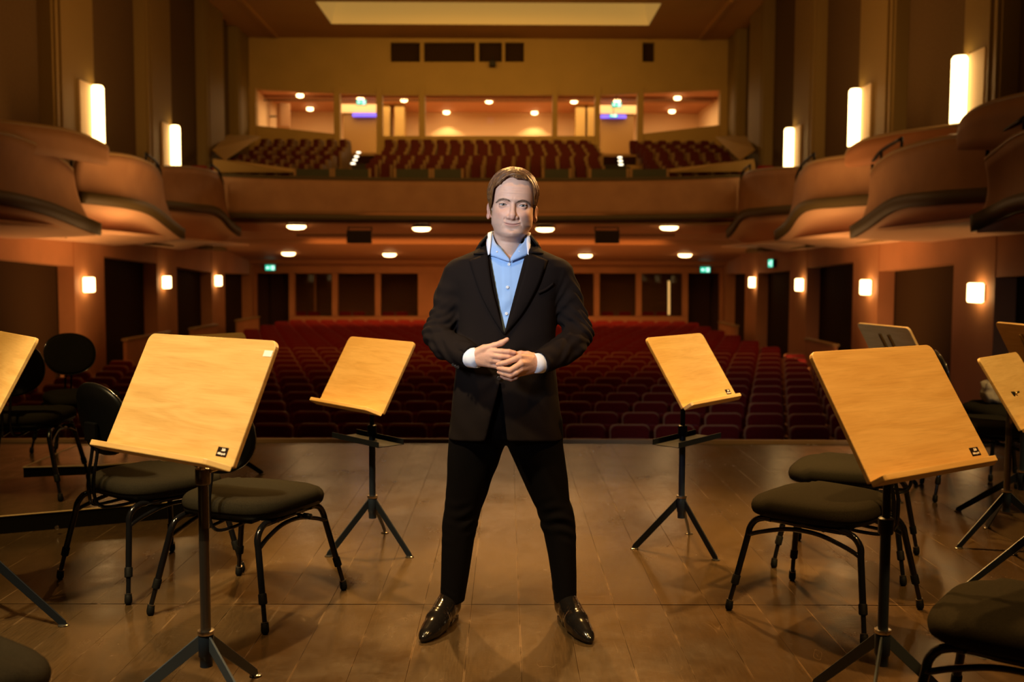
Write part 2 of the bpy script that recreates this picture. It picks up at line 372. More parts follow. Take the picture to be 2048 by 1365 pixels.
# side walls
def side(sx):
    X = XR if sx > 0 else XL; nm = 'right' if sx > 0 else 'left'
    S(MB().box((X + sx * .35, 21.5, (ZC + 2.0) / 2 + .05), (.5, 28, ZC - 2.0)).build('wall_upper_' + nm, m_taupe))
    # pilasters of the upper wall with their tall lamps
    spec = [(15.6, 16.9, 5.05, 3.9), (19.9, 21.9, 5.42, 4.15), (25.0, 26.9, 5.30, 4.1), (29.9, 31.9, 0, 0), (33.4, 35, 0, 0)]
    words = {1: ['nearest the stage above the right boxes', 'second from the stage on the right upper wall', 'third from the stage on the right upper wall'],
             -1: ['', 'nearer the stage on the left upper wall', 'farther from the stage on the left upper wall']}[sx]
    for k, (y0, y1, zt, zb) in enumerate(spec):
        mb = MB(); mb.box((X - sx * .02, (y0 + y1) / 2, (ZC + 2.1) / 2), (.30, y1 - y0, ZC - 2.1))
        mb.box((X - sx * .05, y0 + .12, (ZC + 2.1) / 2), (.34, .10, ZC - 2.1)); mb.box((X - sx * .05, y0 + .34, (ZC + 2.1) / 2), (.34, .06, ZC - 2.1))
        S(mb.build('pillar_upper_' + nm, m_plaster2))
        if zt and not (sx < 0 and k == 0):
            x = X - sx * .30; yy = y1 - .16
            t = empty('tall_wall_lamp', (x, yy, zb), label='tall glowing tube wall lamp ' + words[k], cat='wall lamp', group='tall tube lamps on the upper side walls')
            L = zt - zb
            tube = MB().lathe([(.08, .02), (.13, .04), (.13, L - .06), (.10, L - .01), (.05, L)], n=20).build('lamp_tube', m_lampw, t, smooth=True)
            MB().box((sx * .13, 0, L / 2), (.06, .22, L + .05)).build('back_plate', m_gold, t)
            MB().box((sx * .10, -.42, L / 2), (.04, .52, L - .02)).build('lit_pilaster_strip', m_lit_strip, t)  # added pale panel painting the tube's light on the pilaster face
            MB().lathe([(.10, -.03), (.135, -.02), (.135, .03), (.10, .035)], n=20).build('lamp_base', m_gold, t, smooth=True)
m_plaster2 = mat('pilaster_plaster', (.23, .155, .042), .65)
side(1); side(-1)
# lower side walls: recess behind, header with stepped lower edge, pillars with square lamps
def lower(sx):
    X = XR if sx > 0 else XL; nm = 'right' if sx > 0 else 'left'; th = sx * .35
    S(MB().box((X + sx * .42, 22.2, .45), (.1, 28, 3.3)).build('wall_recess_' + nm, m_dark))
    if sx > 0:
        head = [(1440, 549), (1515, 547), (1515, 547), (1580, 541.5), (1614, 536), (1707, 524), (1756, 543), (1909, 526), (1992, 555), (2048, 551), (2300, 535)]
        pil = [(1440, 1452), (1491, 1515), (1580, 1614), (1707, 1757), (1908, 1991)]
    else:
        head = [(500, 549), (448, 547), (423, 545), (353, 534), (313, 527), (208, 513), (148, 533), (0, 517), (-200, 505)]
        pil = [(513, 502), (449, 423), (353, 313), (208, 148)]
    h = [PX(a, b, X) for a, b in head]
    poly = [(X, p[1], p[2]) for p in h] + [(X, h[-1][1], 2.1), (X, h[0][1], 2.1)]
    S(MB().prism(poly, (th, 0, 0)).build('wall_header_' + nm, m_orange))
    for a, b in pil:
        ya, yb = PX(a, 560, X)[1], PX(b, 560, X)[1]
        S(MB().box((X + th / 2 - sx * .01, (ya + yb) / 2, .45), (abs(th), abs(ya - yb), 3.25)).build('pillar_lower_' + nm, m_orange))
lower(1); lower(-1)
m_fab = m_taupe
# square wall lamps
sq = [(1502, 565, 'square glowing wall lamp farthest back on the right stalls wall'), (1596, 570, 'square glowing wall lamp second from the back on the right stalls wall'),
      (1728, 575, 'square glowing wall lamp third from the back on the right stalls wall'), (1947, 586, 'largest square glowing wall lamp, nearest the stage on the right'),
      (439, 562, 'square glowing wall lamp farthest back on the left stalls wall'), (336, 565, 'middle square glowing wall lamp on the left stalls wall'), (181, 570, 'square glowing wall lamp nearest the stage on the left stalls wall')]
lampw = {}
for px, py, lb in sq:
    sx = 1 if px > 1013 else -1; X = XR if sx > 0 else XL
    p = PX(px, py, X - sx * .14)
    t = empty('square_wall_lamp', (X - sx * .01, p[1], p[2]), label=lb, cat='wall lamp', group='square lamps on the stalls walls')
    MB().box((-sx * .02, 0, 0), (.05, .30, .26)).build('back_plate', m_gold, t)
    mb = MB(); mb.box((-sx * .10, 0, 0), (.14, .34, .32)); mb.build('lamp_glass', m_lampw, t, bevel=.03, seg=3)
# exit signs
def exit_sign(p, face, lb, wd=.36, ht=.2, hang=0):
    t = empty('exit_sign', p, face, label=lb, cat='exit sign', group='green exit signs')
    MB().box((0, 0, 0), (wd, .08, ht)).build('sign_case', m_blackm, t)
    if hang: MB().tube([(0, 0, ht / 2), (0, 0, hang - p[2])], .012, 6).build('hanging_rod', m_blackm, t)
    MB().box((0, -.045, 0), (wd - .02, .012, ht - .02)).build('sign_panel', m_green, t)
    mb = MB(); y = -.055; k = ht / .2
    # arrow
    mb.prism([(-.15 * k, y, 0), (-.09 * k, y, .05 * k), (-.09 * k, y, .02 * k), (-.03 * k, y, .02 * k), (-.03 * k, y, -.02 * k), (-.09 * k, y, -.02 * k), (-.09 * k, y, -.05 * k)], (0, .006, 0))
    # door opening and running figure
    mb.prism([(.04 * k, y, -.07 * k), (.14 * k, y, -.07 * k), (.14 * k, y, .07 * k), (.04 * k, y, .07 * k)], (0, .004, 0))
    mb.build('arrow_and_door', m_signw, t)
    fb = MB(); y2 = y - .002
    fb.lathe([(.012 * k, 0), (.012 * k, .004)], (.085 * k, y2, .045 * k), 8, mtx=Matrix.Rotation(R(90), 3, 'X'))
    fb.prism([(.07 * k, y2, .03 * k), (.10 * k, y2, .03 * k), (.09 * k, y2, -.01 * k), (.12 * k, y2, -.05 * k), (.105 * k, y2, -.055 * k), (.08 * k, y2, -.02 * k), (.06 * k, y2, -.05 * k), (.045 * k, y2, -.045 * k), (.07 * k, y2, -.01 * k)], (0, .002, 0))
    fb.build('running_figure', m_green, t)
exit_sign(PD(541, 536, 35.7), 0, 'green exit sign above the dark doorway at the rear left of the stalls')
exit_sign(PD(1410, 540, 35.7), 0, 'green exit sign above the dark doorway at the rear right of the stalls')
exit_sign(PX(1544, 527, XR - .08), R(-90), 'green exit sign high on the right side wall between two square lamps', .5, .24)
exit_sign(PD(723, 205, 36.2), 0, 'green exit sign above the left balcony doorway', hang=7.93)
exit_sign(PD(1233, 210, 36.2), 0, 'green exit sign above the right balcony doorway', hang=7.93)
exit_sign(PD(1227, 232, 38.0), 0, 'small exit sign deeper inside the right balcony doorway, beside a blue light', .30, .12, hang=7.93)

# ---------------------------------------------------------------- rear wall of the stalls
YR = 36.0
def rp(px, py, d=YR): p = PD(px, py, d); return (p[0], d, p[2])
def wall_rect(mb, x0, y0, x1, y1, d=YR, th=.25):
    a, b, c, e = rp(x0, y0, d), rp(x1, y0, d), rp(x1, y1, d), rp(x0, y1, d)
    mb.prism([a, b, c, e], (0, th, 0)); return mb
mb = MB(); wall_rect(mb, 455, 470, 1500, 547); wall_rect(mb, 578, 633, 1376, 760)
S(mb.build('wall_rear', m_orange))
for a, b in ((455, 512), (578, 589), (664, 675), (750, 761), (836, 870), (1117, 1127), (1188, 1199), (1272, 1283), (1365, 1376), (1440, 1500)):
    S(wall_rect(MB(), a, 546, b, 700 if a in (455, 1440) else 634).build('pillar_rear', m_orange))
S(wall_rect(MB(), 870, 546, 1117, 634, YR + .05).build('wall_rear_centre', m_orange))
S(wall_rect(MB(), 470, 520, 1480, 760, 38.5).build('wall_booth_back', mat('booth_back', (.16, .07, .03), .8)))
S(MB().box((-.65, 37.3, -.98), (17, 2.4, .1)).build('floor_booth', m_dark))
m_glass = mat('booth_glass', (.9, .9, .9), .02); m_glass.node_tree.nodes['Principled BSDF'].inputs['Transmission Weight'].default_value = 1.; m_glass.node_tree.nodes['Principled BSDF'].inputs['IOR'].default_value = 1.1
for n, (a, b) in enumerate(((589, 664), (675, 750), (761, 836), (1127, 1188), (1199, 1272), (1283, 1365))):
    S(wall_rect(MB(), a, 546, b, 634, YR + .12, .012).build('window_%d' % (n + 1), m_glass))
for n, (a, b, lb) in enumerate(((628, 632, 'narrow upright strip behind the leftmost rear stalls window'),)):
    tag(wall_rect(MB(), a, 548, b, 632, 37.4, .1).build('upright_post', m_orange), lb, 'post')
o = wall_rect(MB(), 1336, 562, 1340, 630, 37.4, .05).build('light_strip', mat('strip_glow', (.9, .6, .2), .4, emit=(1, .55, .16), estr=.8)); tag(o, 'tall thin lit strip behind the rightmost rear stalls window', 'light strip')
for n, (a, b) in enumerate(((512, 578), (1376, 1440))):
    S(wall_rect(MB(), a, 546, b, 720, YR + .9, .06).build('door_%d' % (n + 1), m_curt))
# curtain folds inside the dark doorways
for a, b, lb in ((540, 577, 'dark red curtain hanging in the rear left doorway'), (1377, 1420, 'dark red curtain hanging in the rear right doorway')):
    A, B = rp(a, 546, YR + .7), rp(b, 546, YR + .7); rows = []
    for z in (A[2], -.95):
        rows.append([(A[0] + (B[0] - A[0]) * i / 60, YR + .7 + .05 * math.sin(i * .8), z) for i in range(61)])
    tag(MB().grid(rows).build('curtain', m_curt, smooth=True), lb, 'curtain')

# ---------------------------------------------------------------- ceiling under the balcony
prof = [(434, 28.05), (446, 28.6), (464, 30.2), (466, 30.4), (477, 30.6), (479, 30.9), (489, 31.0), (493, 31.3), (500, 32.0), (519, 34.6), (521, 35.2), (530, 35.4), (533, 36.1)]
rows = []
for py, d in prof:
    z = PD(1013, py, d)[2]; rows.append([(XL + (XR - XL) * i / 8, d, z) for i in range(9)])
o = MB().grid(rows).build('ceiling_under_balcony', mat('under_balcony_plaster', (.46, .22, .10), .6)); o.modifiers.new('s', 'SOLIDIFY').thickness = -.1; S(o)
# ventilation slots along the two beams: countable small bars
def slots(py, d, x0, x1, step, h, name):
    mb = MB(); px = x0
    while px < x1:
        p = PD(px, py, d); mb.box((p[0], p[1] - .02, p[2]), (step * .55 * d / F, .03, h)); px += step
    return mb.build(name, m_dark)
o = slots(470.5, 30.30, 596, 1352, 5.4, .07, 'vent_slots'); tag(o, 'row of small dark ventilation slots in the beam under the balcony', 'vent', kind='stuff')
# round lamps under the balcony
ul = [(593, 452, 28.9, .27, 'front row, leftmost'), (843, 456, 28.9, .26, 'front row, left of the man'), (1090, 457, 28.9, .26, 'front row, just right of the man'), (1338, 454, 28.9, .26, 'front row, rightmost'),
      (577, 506, 33.0, .22, 'back row, leftmost'), (779, 508, 33.0, .22, 'back row, left of the man'), (1171, 510, 33.0, .22, 'back row, right of the man'), (1370, 509, 33.0, .22, 'back row, rightmost')]
proto = None
for px, py, d, r, lb in ul:
    p = PD(px, py, d)
    t = empty('ceiling_lamp', p, label='round glowing lamp in the ceiling under the balcony, ' + lb, cat='ceiling lamp', group='round lamps under the balcony')
    MB().lathe([(r * .35, -.10), (r * .75, -.085), (r, -.03), (r, .0)], n=28).build('lamp_glass', m_lampc, t, smooth=True)
    MB().lathe([(r + .02, .0), (r + .02, .04), (r * .5, .12)], n=28).build('lamp_ring', m_gold, t, smooth=True)
# loudspeakers under the balcony
for px, lb in ((720, 'black loudspeaker hanging under the balcony at the left of the man'), (1213, 'black loudspeaker hanging under the balcony at the right of the man')):
    p = PD(px, 473, 28.4)
    t = empty('loudspeaker', p, label=lb, cat='loudspeaker', group='loudspeakers under the balcony')
    s = MB(); s.prism([(-.35, -.2, -.20), (.35, -.2, -.20), (.31, .2, -.20), (-.31, .2, -.20)], (0, 0, .36)); s.build('cabinet', m_speaker, t, bevel=.01)
    MB().box((0, -.21, -.02), (.64, .02, .32)).build('grille', mat('speaker_grille', (.02, .012, .008), .9), t)
    b = MB(); b.box((0, 0, .25), (.66, .06, .03)); b.box((-.33, 0, .21), (.03, .05, .12)); b.box((.33, 0, .21), (.03, .05, .12)); b.build('bracket', m_speaker, t)

# ---------------------------------------------------------------- central balcony front
def strip_face(name, tops, bots, m, thick=.07, k=6, bulge=0., rows_n=7, sx=0):
    """curved sheet between two 3D polylines"""
    a, b = cat(tops, k), cat(bots, k); rows = []
    for j in range(rows_n):
        t = j / (rows_n - 1); rows.append([tuple(p * (1 - t) + q * t) for p, q in zip(a, b)])
        if bulge: rows[-1] = [(p[0] - sx * bulge * math.sin(math.pi * t) * 1., p[1], p[2]) for p in rows[-1]]
    o = MB().grid(rows).build(name, m, smooth=True); md = o.modifiers.new('s', 'SOLIDIFY'); md.thickness = thick; md.offset = 0
    return o
cb = [(440, 352, 425, 28.2), (480, 354, 427, 28.0), (560, 357, 429, 28.0), (720, 360, 431, 28.1), (977, 362, 433, 28.15), (1230, 361, 431, 28.1), (1380, 358, 429, 28.0), (1450, 355, 427, 28.0), (1500, 353, 425, 28.2)]
def P(px, py, d): return PD(px, py, d)
cbr = empty('central_balcony_front', (0, 28, 3.2), label='long curved terracotta balcony front spanning the rear of the hall', cat='balcony')
def root_it(o, root, name=None):
    o.data.transform(Matrix.Translation(-Vector(root.location))); o.parent = root; return o
root_it(strip_face('parapet', [P(a, b, d) for a, b, c, d in cb], [P(a, c, d) for a, b, c, d in cb], m_terra), cbr)
root_it(strip_face('lower_moulding', [P(a, c - 1, d - .06) for a, b, c, d in cb], [P(a, c + 10, d - .04) for a, b, c, d in cb], m_olive, .1, rows_n=3), cbr)
root_it(MB().tube(cat([P(a, b - 2, d - .02) for a, b, c, d in cb]), .05, 8).build('rim', m_olive, smooth=True), cbr)
# screens on the balcony front with seats showing between
scr = [(590, 662), (668, 740), (790, 860), (866, 925), (1086, 1140), (1180, 1255), (1262, 1335)]
for n, (a, b) in enumerate(scr):
    t = empty('balcony_screen', P((a + b) / 2, 350, 28.6), label='low dark green panel on the balcony front, number %s from the left' % ['one', 'two', 'three', 'four', 'five', 'six', 'seven'][n], cat='panel', group='low green panels along the balcony front')
    A, B = P(a, 338, 28.6), P(b, 361, 28.6); c = Vector(t.location)
    MB().box((0, .06, -.28), (abs(B[0] - A[0]) - .2, .04, .40)).build('foot_panel', m_olive, t)
    MB().box((0, 0, 0), (abs(B[0] - A[0]) - .08, .05, A[2] - B[2])).build('panel', mat('green_screen', (.042, .044, .014), .6) if n == 0 else bpy.data.materials['green_screen'], t)
    for s_ in (-1, 1): MB().box((s_ * abs(B[0] - A[0]) / 2, 0, .0), (.07, .07, A[2] - B[2] + .04)).build('post', m_tan, t)

# ---------------------------------------------------------------- side boxes
def box_front(name, pts, label, thick=.08):
    """pts: (rim_px, rim_py, bot_px, bot_py, depth)"""
    root = empty(name, (PD(pts[0][0], pts[0][1], pts[0][4])), label=label, cat='box', group='curved boxes along the side walls')
    tops = [P(a, b, d) for a, b, c, e, d in pts]; bots = [P(c, e, d) for a, b, c, e, d in pts]
    sx = 1 if pts[0][0] > 1013 else -1
    root_it(strip_face('parapet', tops, bots, m_terra, thick, 7, bulge=.10, rows_n=9, sx=-sx), root)
    n = len(pts); mt = [q + np.array([-sx * .05, 0, -.02]) for q in bots]; mo = [q + np.array([-sx * .07, 0, .20]) for q in bots]
    root_it(strip_face('lower_moulding', mo, mt, m_olive, .09, 7, rows_n=3), root)
    root_it(MB().tube(cat([q + np.array([0, 0, .02]) for q in tops], 7), .045, 8).build('rim', m_gold, smooth=True), root)
    # handrail over the low end of the rim
    i0 = [q + np.array([0, 0, .05]) for q in tops[:3]]; c3 = cat(i0, 6)
    hr = [q + np.array([0, 0, .16]) for q in c3]
    mb = MB(); mb.tube(hr, .03, 8); mb.tube([c3[0], hr[0]], .025, 8); mb.tube([c3[6], hr[6]], .025, 8); mb.tube([c3[-1], hr[-1]], .025, 8)
    root_it(mb.build('handrail', m_blackm, smooth=True), root)
    return bots
boxes_r = [
 ('right box nearest the rear balcony', [(1480, 382, 1459, 475, 27.9), (1486, 358, 1470, 462, 27.4), (1500, 346, 1491, 436, 26.6), (1543, 340, 1535, 430, 25.4), (1600, 338, 1600, 426, 24.2)]),
 ('second right box from the rear, below the middle tall lamp', [(1592, 372, 1557, 479, 23.2), (1602, 350, 1578, 462, 22.7), (1628, 327, 1612, 423, 21.6), (1702, 314, 1690, 413, 20.2), (1765, 308, 1765, 408, 19.0)]),
 ('third right box from the rear', [(1744, 348, 1710, 475, 18.3), (1762, 326, 1740, 456, 17.8), (1803, 302, 1797, 419, 16.8), (1900, 278, 1880, 408, 15.4), (2012, 272, 2000, 402, 14.2)]),
 ('right box nearest the stage at the picture edge', [(1974, 323, 1954, 461, 13.5), (2004, 298, 2000, 440, 13.1), (2048, 270, 2048, 421, 12.4), (2160, 236, 2160, 405, 10.9), (2330, 218, 2330, 400, 9.8)])]
boxes_l = [
 ('left box nearest the rear balcony', [(446, 380, 475, 471, 27.9), (438, 358, 458, 458, 27.4), (422, 345, 429, 430, 26.6), (373, 337, 380, 423, 25.4), (318, 336, 318, 417, 24.2)]),
 ('second left box from the rear, below the small tall lamp', [(322, 362, 362, 477, 23.2), (314, 344, 340, 460, 22.7), (292, 327, 299, 430, 21.6), (246, 313, 250, 416, 20.2), (160, 306, 155, 404, 19.0)]),
 ('left box nearest the stage at the picture edge', [(143, 343, 193, 469, 18.3), (120, 322, 150, 452, 17.8), (70, 292, 88, 428, 16.8), (0, 269, 0, 408, 15.4), (-110, 258, -110, 398, 14.2)])]
ZS = 2.04
for grp, sx in ((boxes_r, 1), (boxes_l, -1)):
    X = XR if sx > 0 else XL
    for lb, pts in grp:
        bots = box_front('theatre_box', pts, 'curved terracotta ' + lb)
        b = cat([q + np.array([0, 0, -.01]) for q in bots], 7)
        wall = [np.array([X + sx * .12, q[1] + .0, ZS]) for q in b]
        rows = [[tuple(p * (1 - t) + q * t + np.array([0, 0, -.10 * math.sin(math.pi * t) * (p[2] - ZS)])) for p, q in zip(b, wall)] for t in np.linspace(0, 1, 7)]
        o = MB().grid(rows).build('ceiling_under_box', m_peach, smooth=True); md = o.modifiers.new('s', 'SOLIDIFY'); md.thickness = .05; md.offset = 0; S(o)
    # flat soffit joining the boxes to the wall
    xi = X - sx * 1.25
    S(MB().prism([(xi, 9.0, ZS + .12), (X + sx * .3, 9.0, ZS + .12), (X + sx * .3, 30.5, ZS + .18), (xi, 30.5, ZS + .18)], (0, 0, .05)).build('ceiling_side_%s' % ('right' if sx > 0 else 'left'), m_peach))
# curved partitions rising behind the boxes
def partition(pts, m, lb):
    root = empty('box_partition', PD(pts[0][0], pts[0][1], pts[0][3]), label=lb, cat='partition', group='curved partitions behind the side boxes')
    tops = [P(a, b, d) for a, b, c, d in pts]; bots = [P(a, c, d) for a, b, c, d in pts]
    root_it(strip_face('partition_wall', tops, bots, m, .09, 7, rows_n=4), root)
    root_it(MB().tube(cat([q + np.array([0, 0, .01]) for q in tops], 7), .05, 8).build('rim', m_gold, smooth=True), root)
partition([(1694, 312, 330, 19.2), (1703, 299, 335, 19.0), (1737, 281, 330, 18.4), (1810, 267, 320, 17.6), (1925, 253, 310, 16.4)], m_orange, 'curved orange partition behind the third right box')
partition([(1920, 282, 300, 14.6), (1924, 250, 300, 14.4), (1948, 226, 300, 13.9), (1992, 207, 300, 13.3), (2080, 186, 300, 12.2)], m_terra, 'dark curved partition at the right picture edge')
partition([(213, 304, 330, 18.8), (206, 292, 330, 18.5), (148, 267, 320, 17.8), (70, 254, 310, 16.8), (-60, 240, 300, 15.2)], m_terra, 'curved orange partition behind the left box nearest the stage')
# ================================================================ UPPER BALCONY
YU = 35.0
m_uwall = mat('upper_rear_wall', (.42, .27, .085), .7, noise=(1, (.38, .245, .075), (1, 1, 1)))
m_corr = mat('corridor_wall', (.74, .54, .33), .7)
def upoly(pts, d=YU, th=.25, m=m_uwall, name='wall_rear_upper'):
    return S(MB().prism([PD(a, b, d) for a, b in pts], (0, th, 0)).build(name, m))
upoly([(440, 60), (1510, 60), (1510, 85), (440, 85)], name='wall_rear_top')
# header is built around the openings for the projection slots
op = [(781, 840, 90, 122), (848, 950, 92, 124), (958, 1004, 94, 125), (1010, 1048, 94, 125), (1285, 1309, 88, 120)]
upoly([(440, 124), (1510, 124), (1510, 178), (1452, 178), (1275, 186), (1195, 190), (765, 190), (680, 186), (505, 178), (440, 178)])
xs = [440] + [v for o_ in op for v in o_[:2]] + [1510]
for a, b in zip(xs[::2], xs[1::2]):
    upoly([(a, 85), (b, 85), (b, 124), (a, 124)])
for n, (a, b, c, d) in enumerate(op):
    S(MB().prism([PD(x, y, YU + .35) for x, y in ((a - 4, c - 5), (b + 4, c - 5), (b + 4, d + 4), (a - 4, d + 4))], (0, .05, 0)).build('window_%d' % (n + 11), m_dark))
t = empty('projector', PD(985, 128, YU - .2), label='small dark spotlight hanging below the projection windows on the rear wall', cat='spotlight')
MB().box((0, 0, 0), (.22, .3, .18)).build('housing', m_speaker, t, bevel=.02); MB().tube([(0, 0, .09), (0, 0, .25), (0, .18, .3)], .02, 6).build('arm', m_speaker, t)
for a, b, yb in ((498, 512, 330), (668, 680, 330), (753, 765, 310), (838, 850, 280), (1105, 1115, 280), (1190, 1200, 310), (1275, 1287, 330), (1440, 1456, 330)):
    A, B, C = PD(a, 175, YU), PD(b, 175, YU), PD(a, yb, YU)
    S(MB().box(((A[0] + B[0]) / 2, YU + .08, (A[2] + C[2]) / 2), (B[0] - A[0], .34, A[2] - C[2])).build('pillar_rear_upper', m_uwall))
upoly([(440, 244), (512, 251), (680, 269), (680, 345), (440, 345)]); upoly([(753, 272), (1200, 272), (1200, 345), (753, 345)]); upoly([(1275, 269), (1440, 250), (1512, 242), (1512, 345), (1275, 345)])
# foyer behind the openings
zf, zc_ = PD(977, 300, YU)[2] - .1, 7.92
x0, x1 = PD(498, 200, YU)[0], PD(1460, 200, YU)[0]
S(MB().box(((x0 + x1) / 2, 41.1, (zf + zc_) / 2), (x1 - x0 + 1, .2, zc_ - zf + .4)).build('wall_foyer_back', m_corr))
S(MB().box(((x0 + x1) / 2, 38.2, zf - .05), (x1 - x0 + 1, 6.2, .1)).build('floor_foyer', mat('foyer_floor', (.35, .20, .08), .5)))
S(MB().box(((x0 + x1) / 2, 38.2, zc_ + .05), (x1 - x0 + 1, 6.2, .1)).build('ceiling_foyer', mat('foyer_ceiling', (.55, .27, .15), .7)))
S(MB().box(((x0 + x1) / 2, 37.6, zc_ - .04), (x1 - x0, .9, .08)).build('trim_3', mat('foyer_beam', (.34, .16, .08), .7)))
o = slots(200.6, 37.08, 530, 1425, 5.2, .06, 'vent_slots'); tag(o, 'row of small slots in the foyer ceiling behind the balcony openings', 'vent', kind='stuff')
for sx, x in ((-1, x0), (1, x1)):
    S(MB().box((x - sx * -.1, 38.2, (zf + zc_) / 2), (.15, 6, zc_ - zf)).build('wall_foyer_' + ('left' if sx < 0 else 'right'), m_corr))
for a in (772, 800, 1160, 1183):
    p = PD(a, 230, 39.2); S(MB().box((p[0], 39.4, (zf + zc_) / 2), (.35, 1.0, zc_ - zf)).build('pillar_foyer', m_uwall))
for n, (a, b, c) in enumerate(((686, 752, 226), (1202, 1268, 228))):
    A, B = PD(a, c, 38.4), PD(b, c, 38.4)
    S(MB().box(((A[0] + B[0]) / 2, 38.5, (zf + A[2]) / 2), (B[0] - A[0], .1, A[2] - zf)).build('door_%d' % (n + 5), mat('foyer_door', (.22, .12, .035), .5) if n == 0 else bpy.data.materials['foyer_door']))
    S(MB().box(((A[0] + B[0]) / 2, 38.4, (zc_ + A[2]) / 2), (B[0] - A[0] + .4, .12, zc_ - A[2])).build('wall_foyer_lintel', m_corr))
    l_, r_ = ((703, 752), (1203, 1254))[n]
    C, D = PD(l_, 228 + 3 * n, 38.0), PD(r_, 228 + 3 * n, 38.0)
    tag(MB().box(((C[0] + D[0]) / 2, 38.30, C[2]), (D[0] - C[0], .16, .11)).build('blue_light_bar', m_blue), 'blue-violet glowing bar across the %s balcony doorway' % ('left', 'right')[n], 'light')
    q = PD((748, 1206)[n], 285, 37.4)
    l = bpy.data.lights.new('doorway_light', 'POINT'); l.energy = 14; l.color = (1, .62, .12); l.shadow_soft_size = .1
    lo = bpy.data.objects.new('doorway_light', l); col.objects.link(lo); lo.location = (q[0], 37.4, q[2])
# loudspeaker on the foyer side wall and a notice
t = empty('foyer_loudspeaker', PD(566, 232, 38.0), R(35), label='tan loudspeaker box on the foyer wall behind the leftmost opening', cat='loudspeaker')
MB().prism([(-.22, -.2, -.45), (.22, -.2, -.45), (.22, -.2, .45), (-.22, -.2, .45)], (0, .3, 0)).build('cabinet', mat('tan_speaker', (.40, .22, .11), .6), t, bevel=.03)
MB().tube([(0, .05, 0), (-.35, .45, 0)], .03, 8).build('wall_arm', m_speaker, t)
MB().box((0, -.215, 0), (.36, .02, .8)).build('grille', mat('tan_grille', (.30, .16, .08), .9), t)
p = PD(981, 240, 40.9); tag(MB().box((p[0], 40.97, p[2]), (.28, .02, .26)).build('wall_notice', mat('notice_paper', (.75, .55, .45), .7)), 'small pale square notice on the foyer back wall', 'notice')
for px, py, lb in ((600, 188, 'leftmost opening, upper'), (620, 215, 'leftmost opening, lower'), (721, 194, 'above the left doorway'), (808, 197, 'second opening from the left'), (893, 222, 'middle opening, left above a bright wall patch'),
                   (978, 200, 'centre of the middle opening'), (1069, 223, 'middle opening, right above a bright wall patch'), (1148, 200, 'second opening from the right'), (1234, 198, 'above the right doorway'), (1355, 193, 'rightmost opening, upper'), (1344, 220, 'rightmost opening, lower')):
    v = ray(px, py); k = (zc_ - .03 - CH) / v[2]; p = EYE + v * k; r = .125
    p[1] = min(p[1], 40.5)
    t = empty('foyer_lamp', p, label='small round foyer ceiling lamp, ' + lb, cat='ceiling lamp', group='round lamps in the foyer behind the balcony')
    MB().lathe([(r * .4, -.13), (r, -.10), (r, .0)], n=20).build('lamp_glass', m_lampc, t, smooth=True)
    MB().lathe([(r + .02, -.02), (r + .02, .02)], n=20).build('lamp_ring', m_gold, t)
for px in (893, 1069):
    p = PD(px, 226, 40.4); l = bpy.data.lights.new('foyer_downlight', 'SPOT'); l.energy = 60; l.color = (1, .66, .26); l.spot_size = R(110); l.shadow_soft_size = .08
    lo = bpy.data.objects.new('foyer_downlight', l); col.objects.link(lo); lo.location = (p[0], 40.5, zc_ - .25)
l = light('foyer_fill', 'AREA', (-.65, 37.9, zc_ - .12), (-.65, 37.9, 0), 560, (1, .66, .30), 15, 2.5)
# tiers, stairs, seats
def ztop(y): return 4.50 + (y - 28.9) * (5.86 - 4.50) / 4.8
NR = 7; ys = [29.16 + .76 * k for k in range(NR)]
blocks = [('left', PD(478, 300, 31)[0], PD(678, 300, 31)[0]), ('centre', PD(748, 300, 31)[0], PD(1200, 300, 31)[0]), ('right', PD(1280, 300, 31)[0], PD(1465, 300, 31)[0])]
for k, y in enumerate(ys):
    z = ztop(y) - .83
    mb = MB()
    for nm, a, b in (('', XL, blocks[0][2] + .1), blocks[1], ('', blocks[2][1] - .1, XR)): mb.box(((a + b) / 2, y + .2, z - .15), (b - a, .78, .30))
    S(mb.build('floor_balcony_tier', m_tan))
mb = MB(); mb.box((-.65, 28.5, ztop(28.25) - 1.45), (XR - XL, .45, .1)); S(mb.build('floor_balcony_front', m_tan))
m_steps = mat('dark_stair_carpet', (.035, .028, .016), .95)
for sx, (a, b) in ((-1, (blocks[0][2], blocks[1][1])), (1, (blocks[1][2], blocks[2][1]))):
    t = empty('balcony_stairs', ((a + b) / 2, 28.6, 3.6), label='dark carpeted balcony stairs on the %s with small step lights' % ('left' if sx < 0 else 'right'), cat='stairs')
    for k in range(15):
        y = 28.6 + k * .39; z = ztop(y) - .83 - .05
        root_it(MB().box(((a + b) / 2, y, z - .1), (b - a, .39, .2)).build('step', m_steps), t)
    for px, py in (((707, 328), (711, 321), (714, 314), (718, 306)) if sx < 0 else ((1241, 330), (1240, 323), (1239, 316))):
        d = 28.7 + (333 - py) * .13; p = PD(px, py, d)
        root_it(MB().box((p[0], p[1] - .1, p[2]), (.13, .05, .05)).build('step_light', m_steplamp, bevel=.02), t)
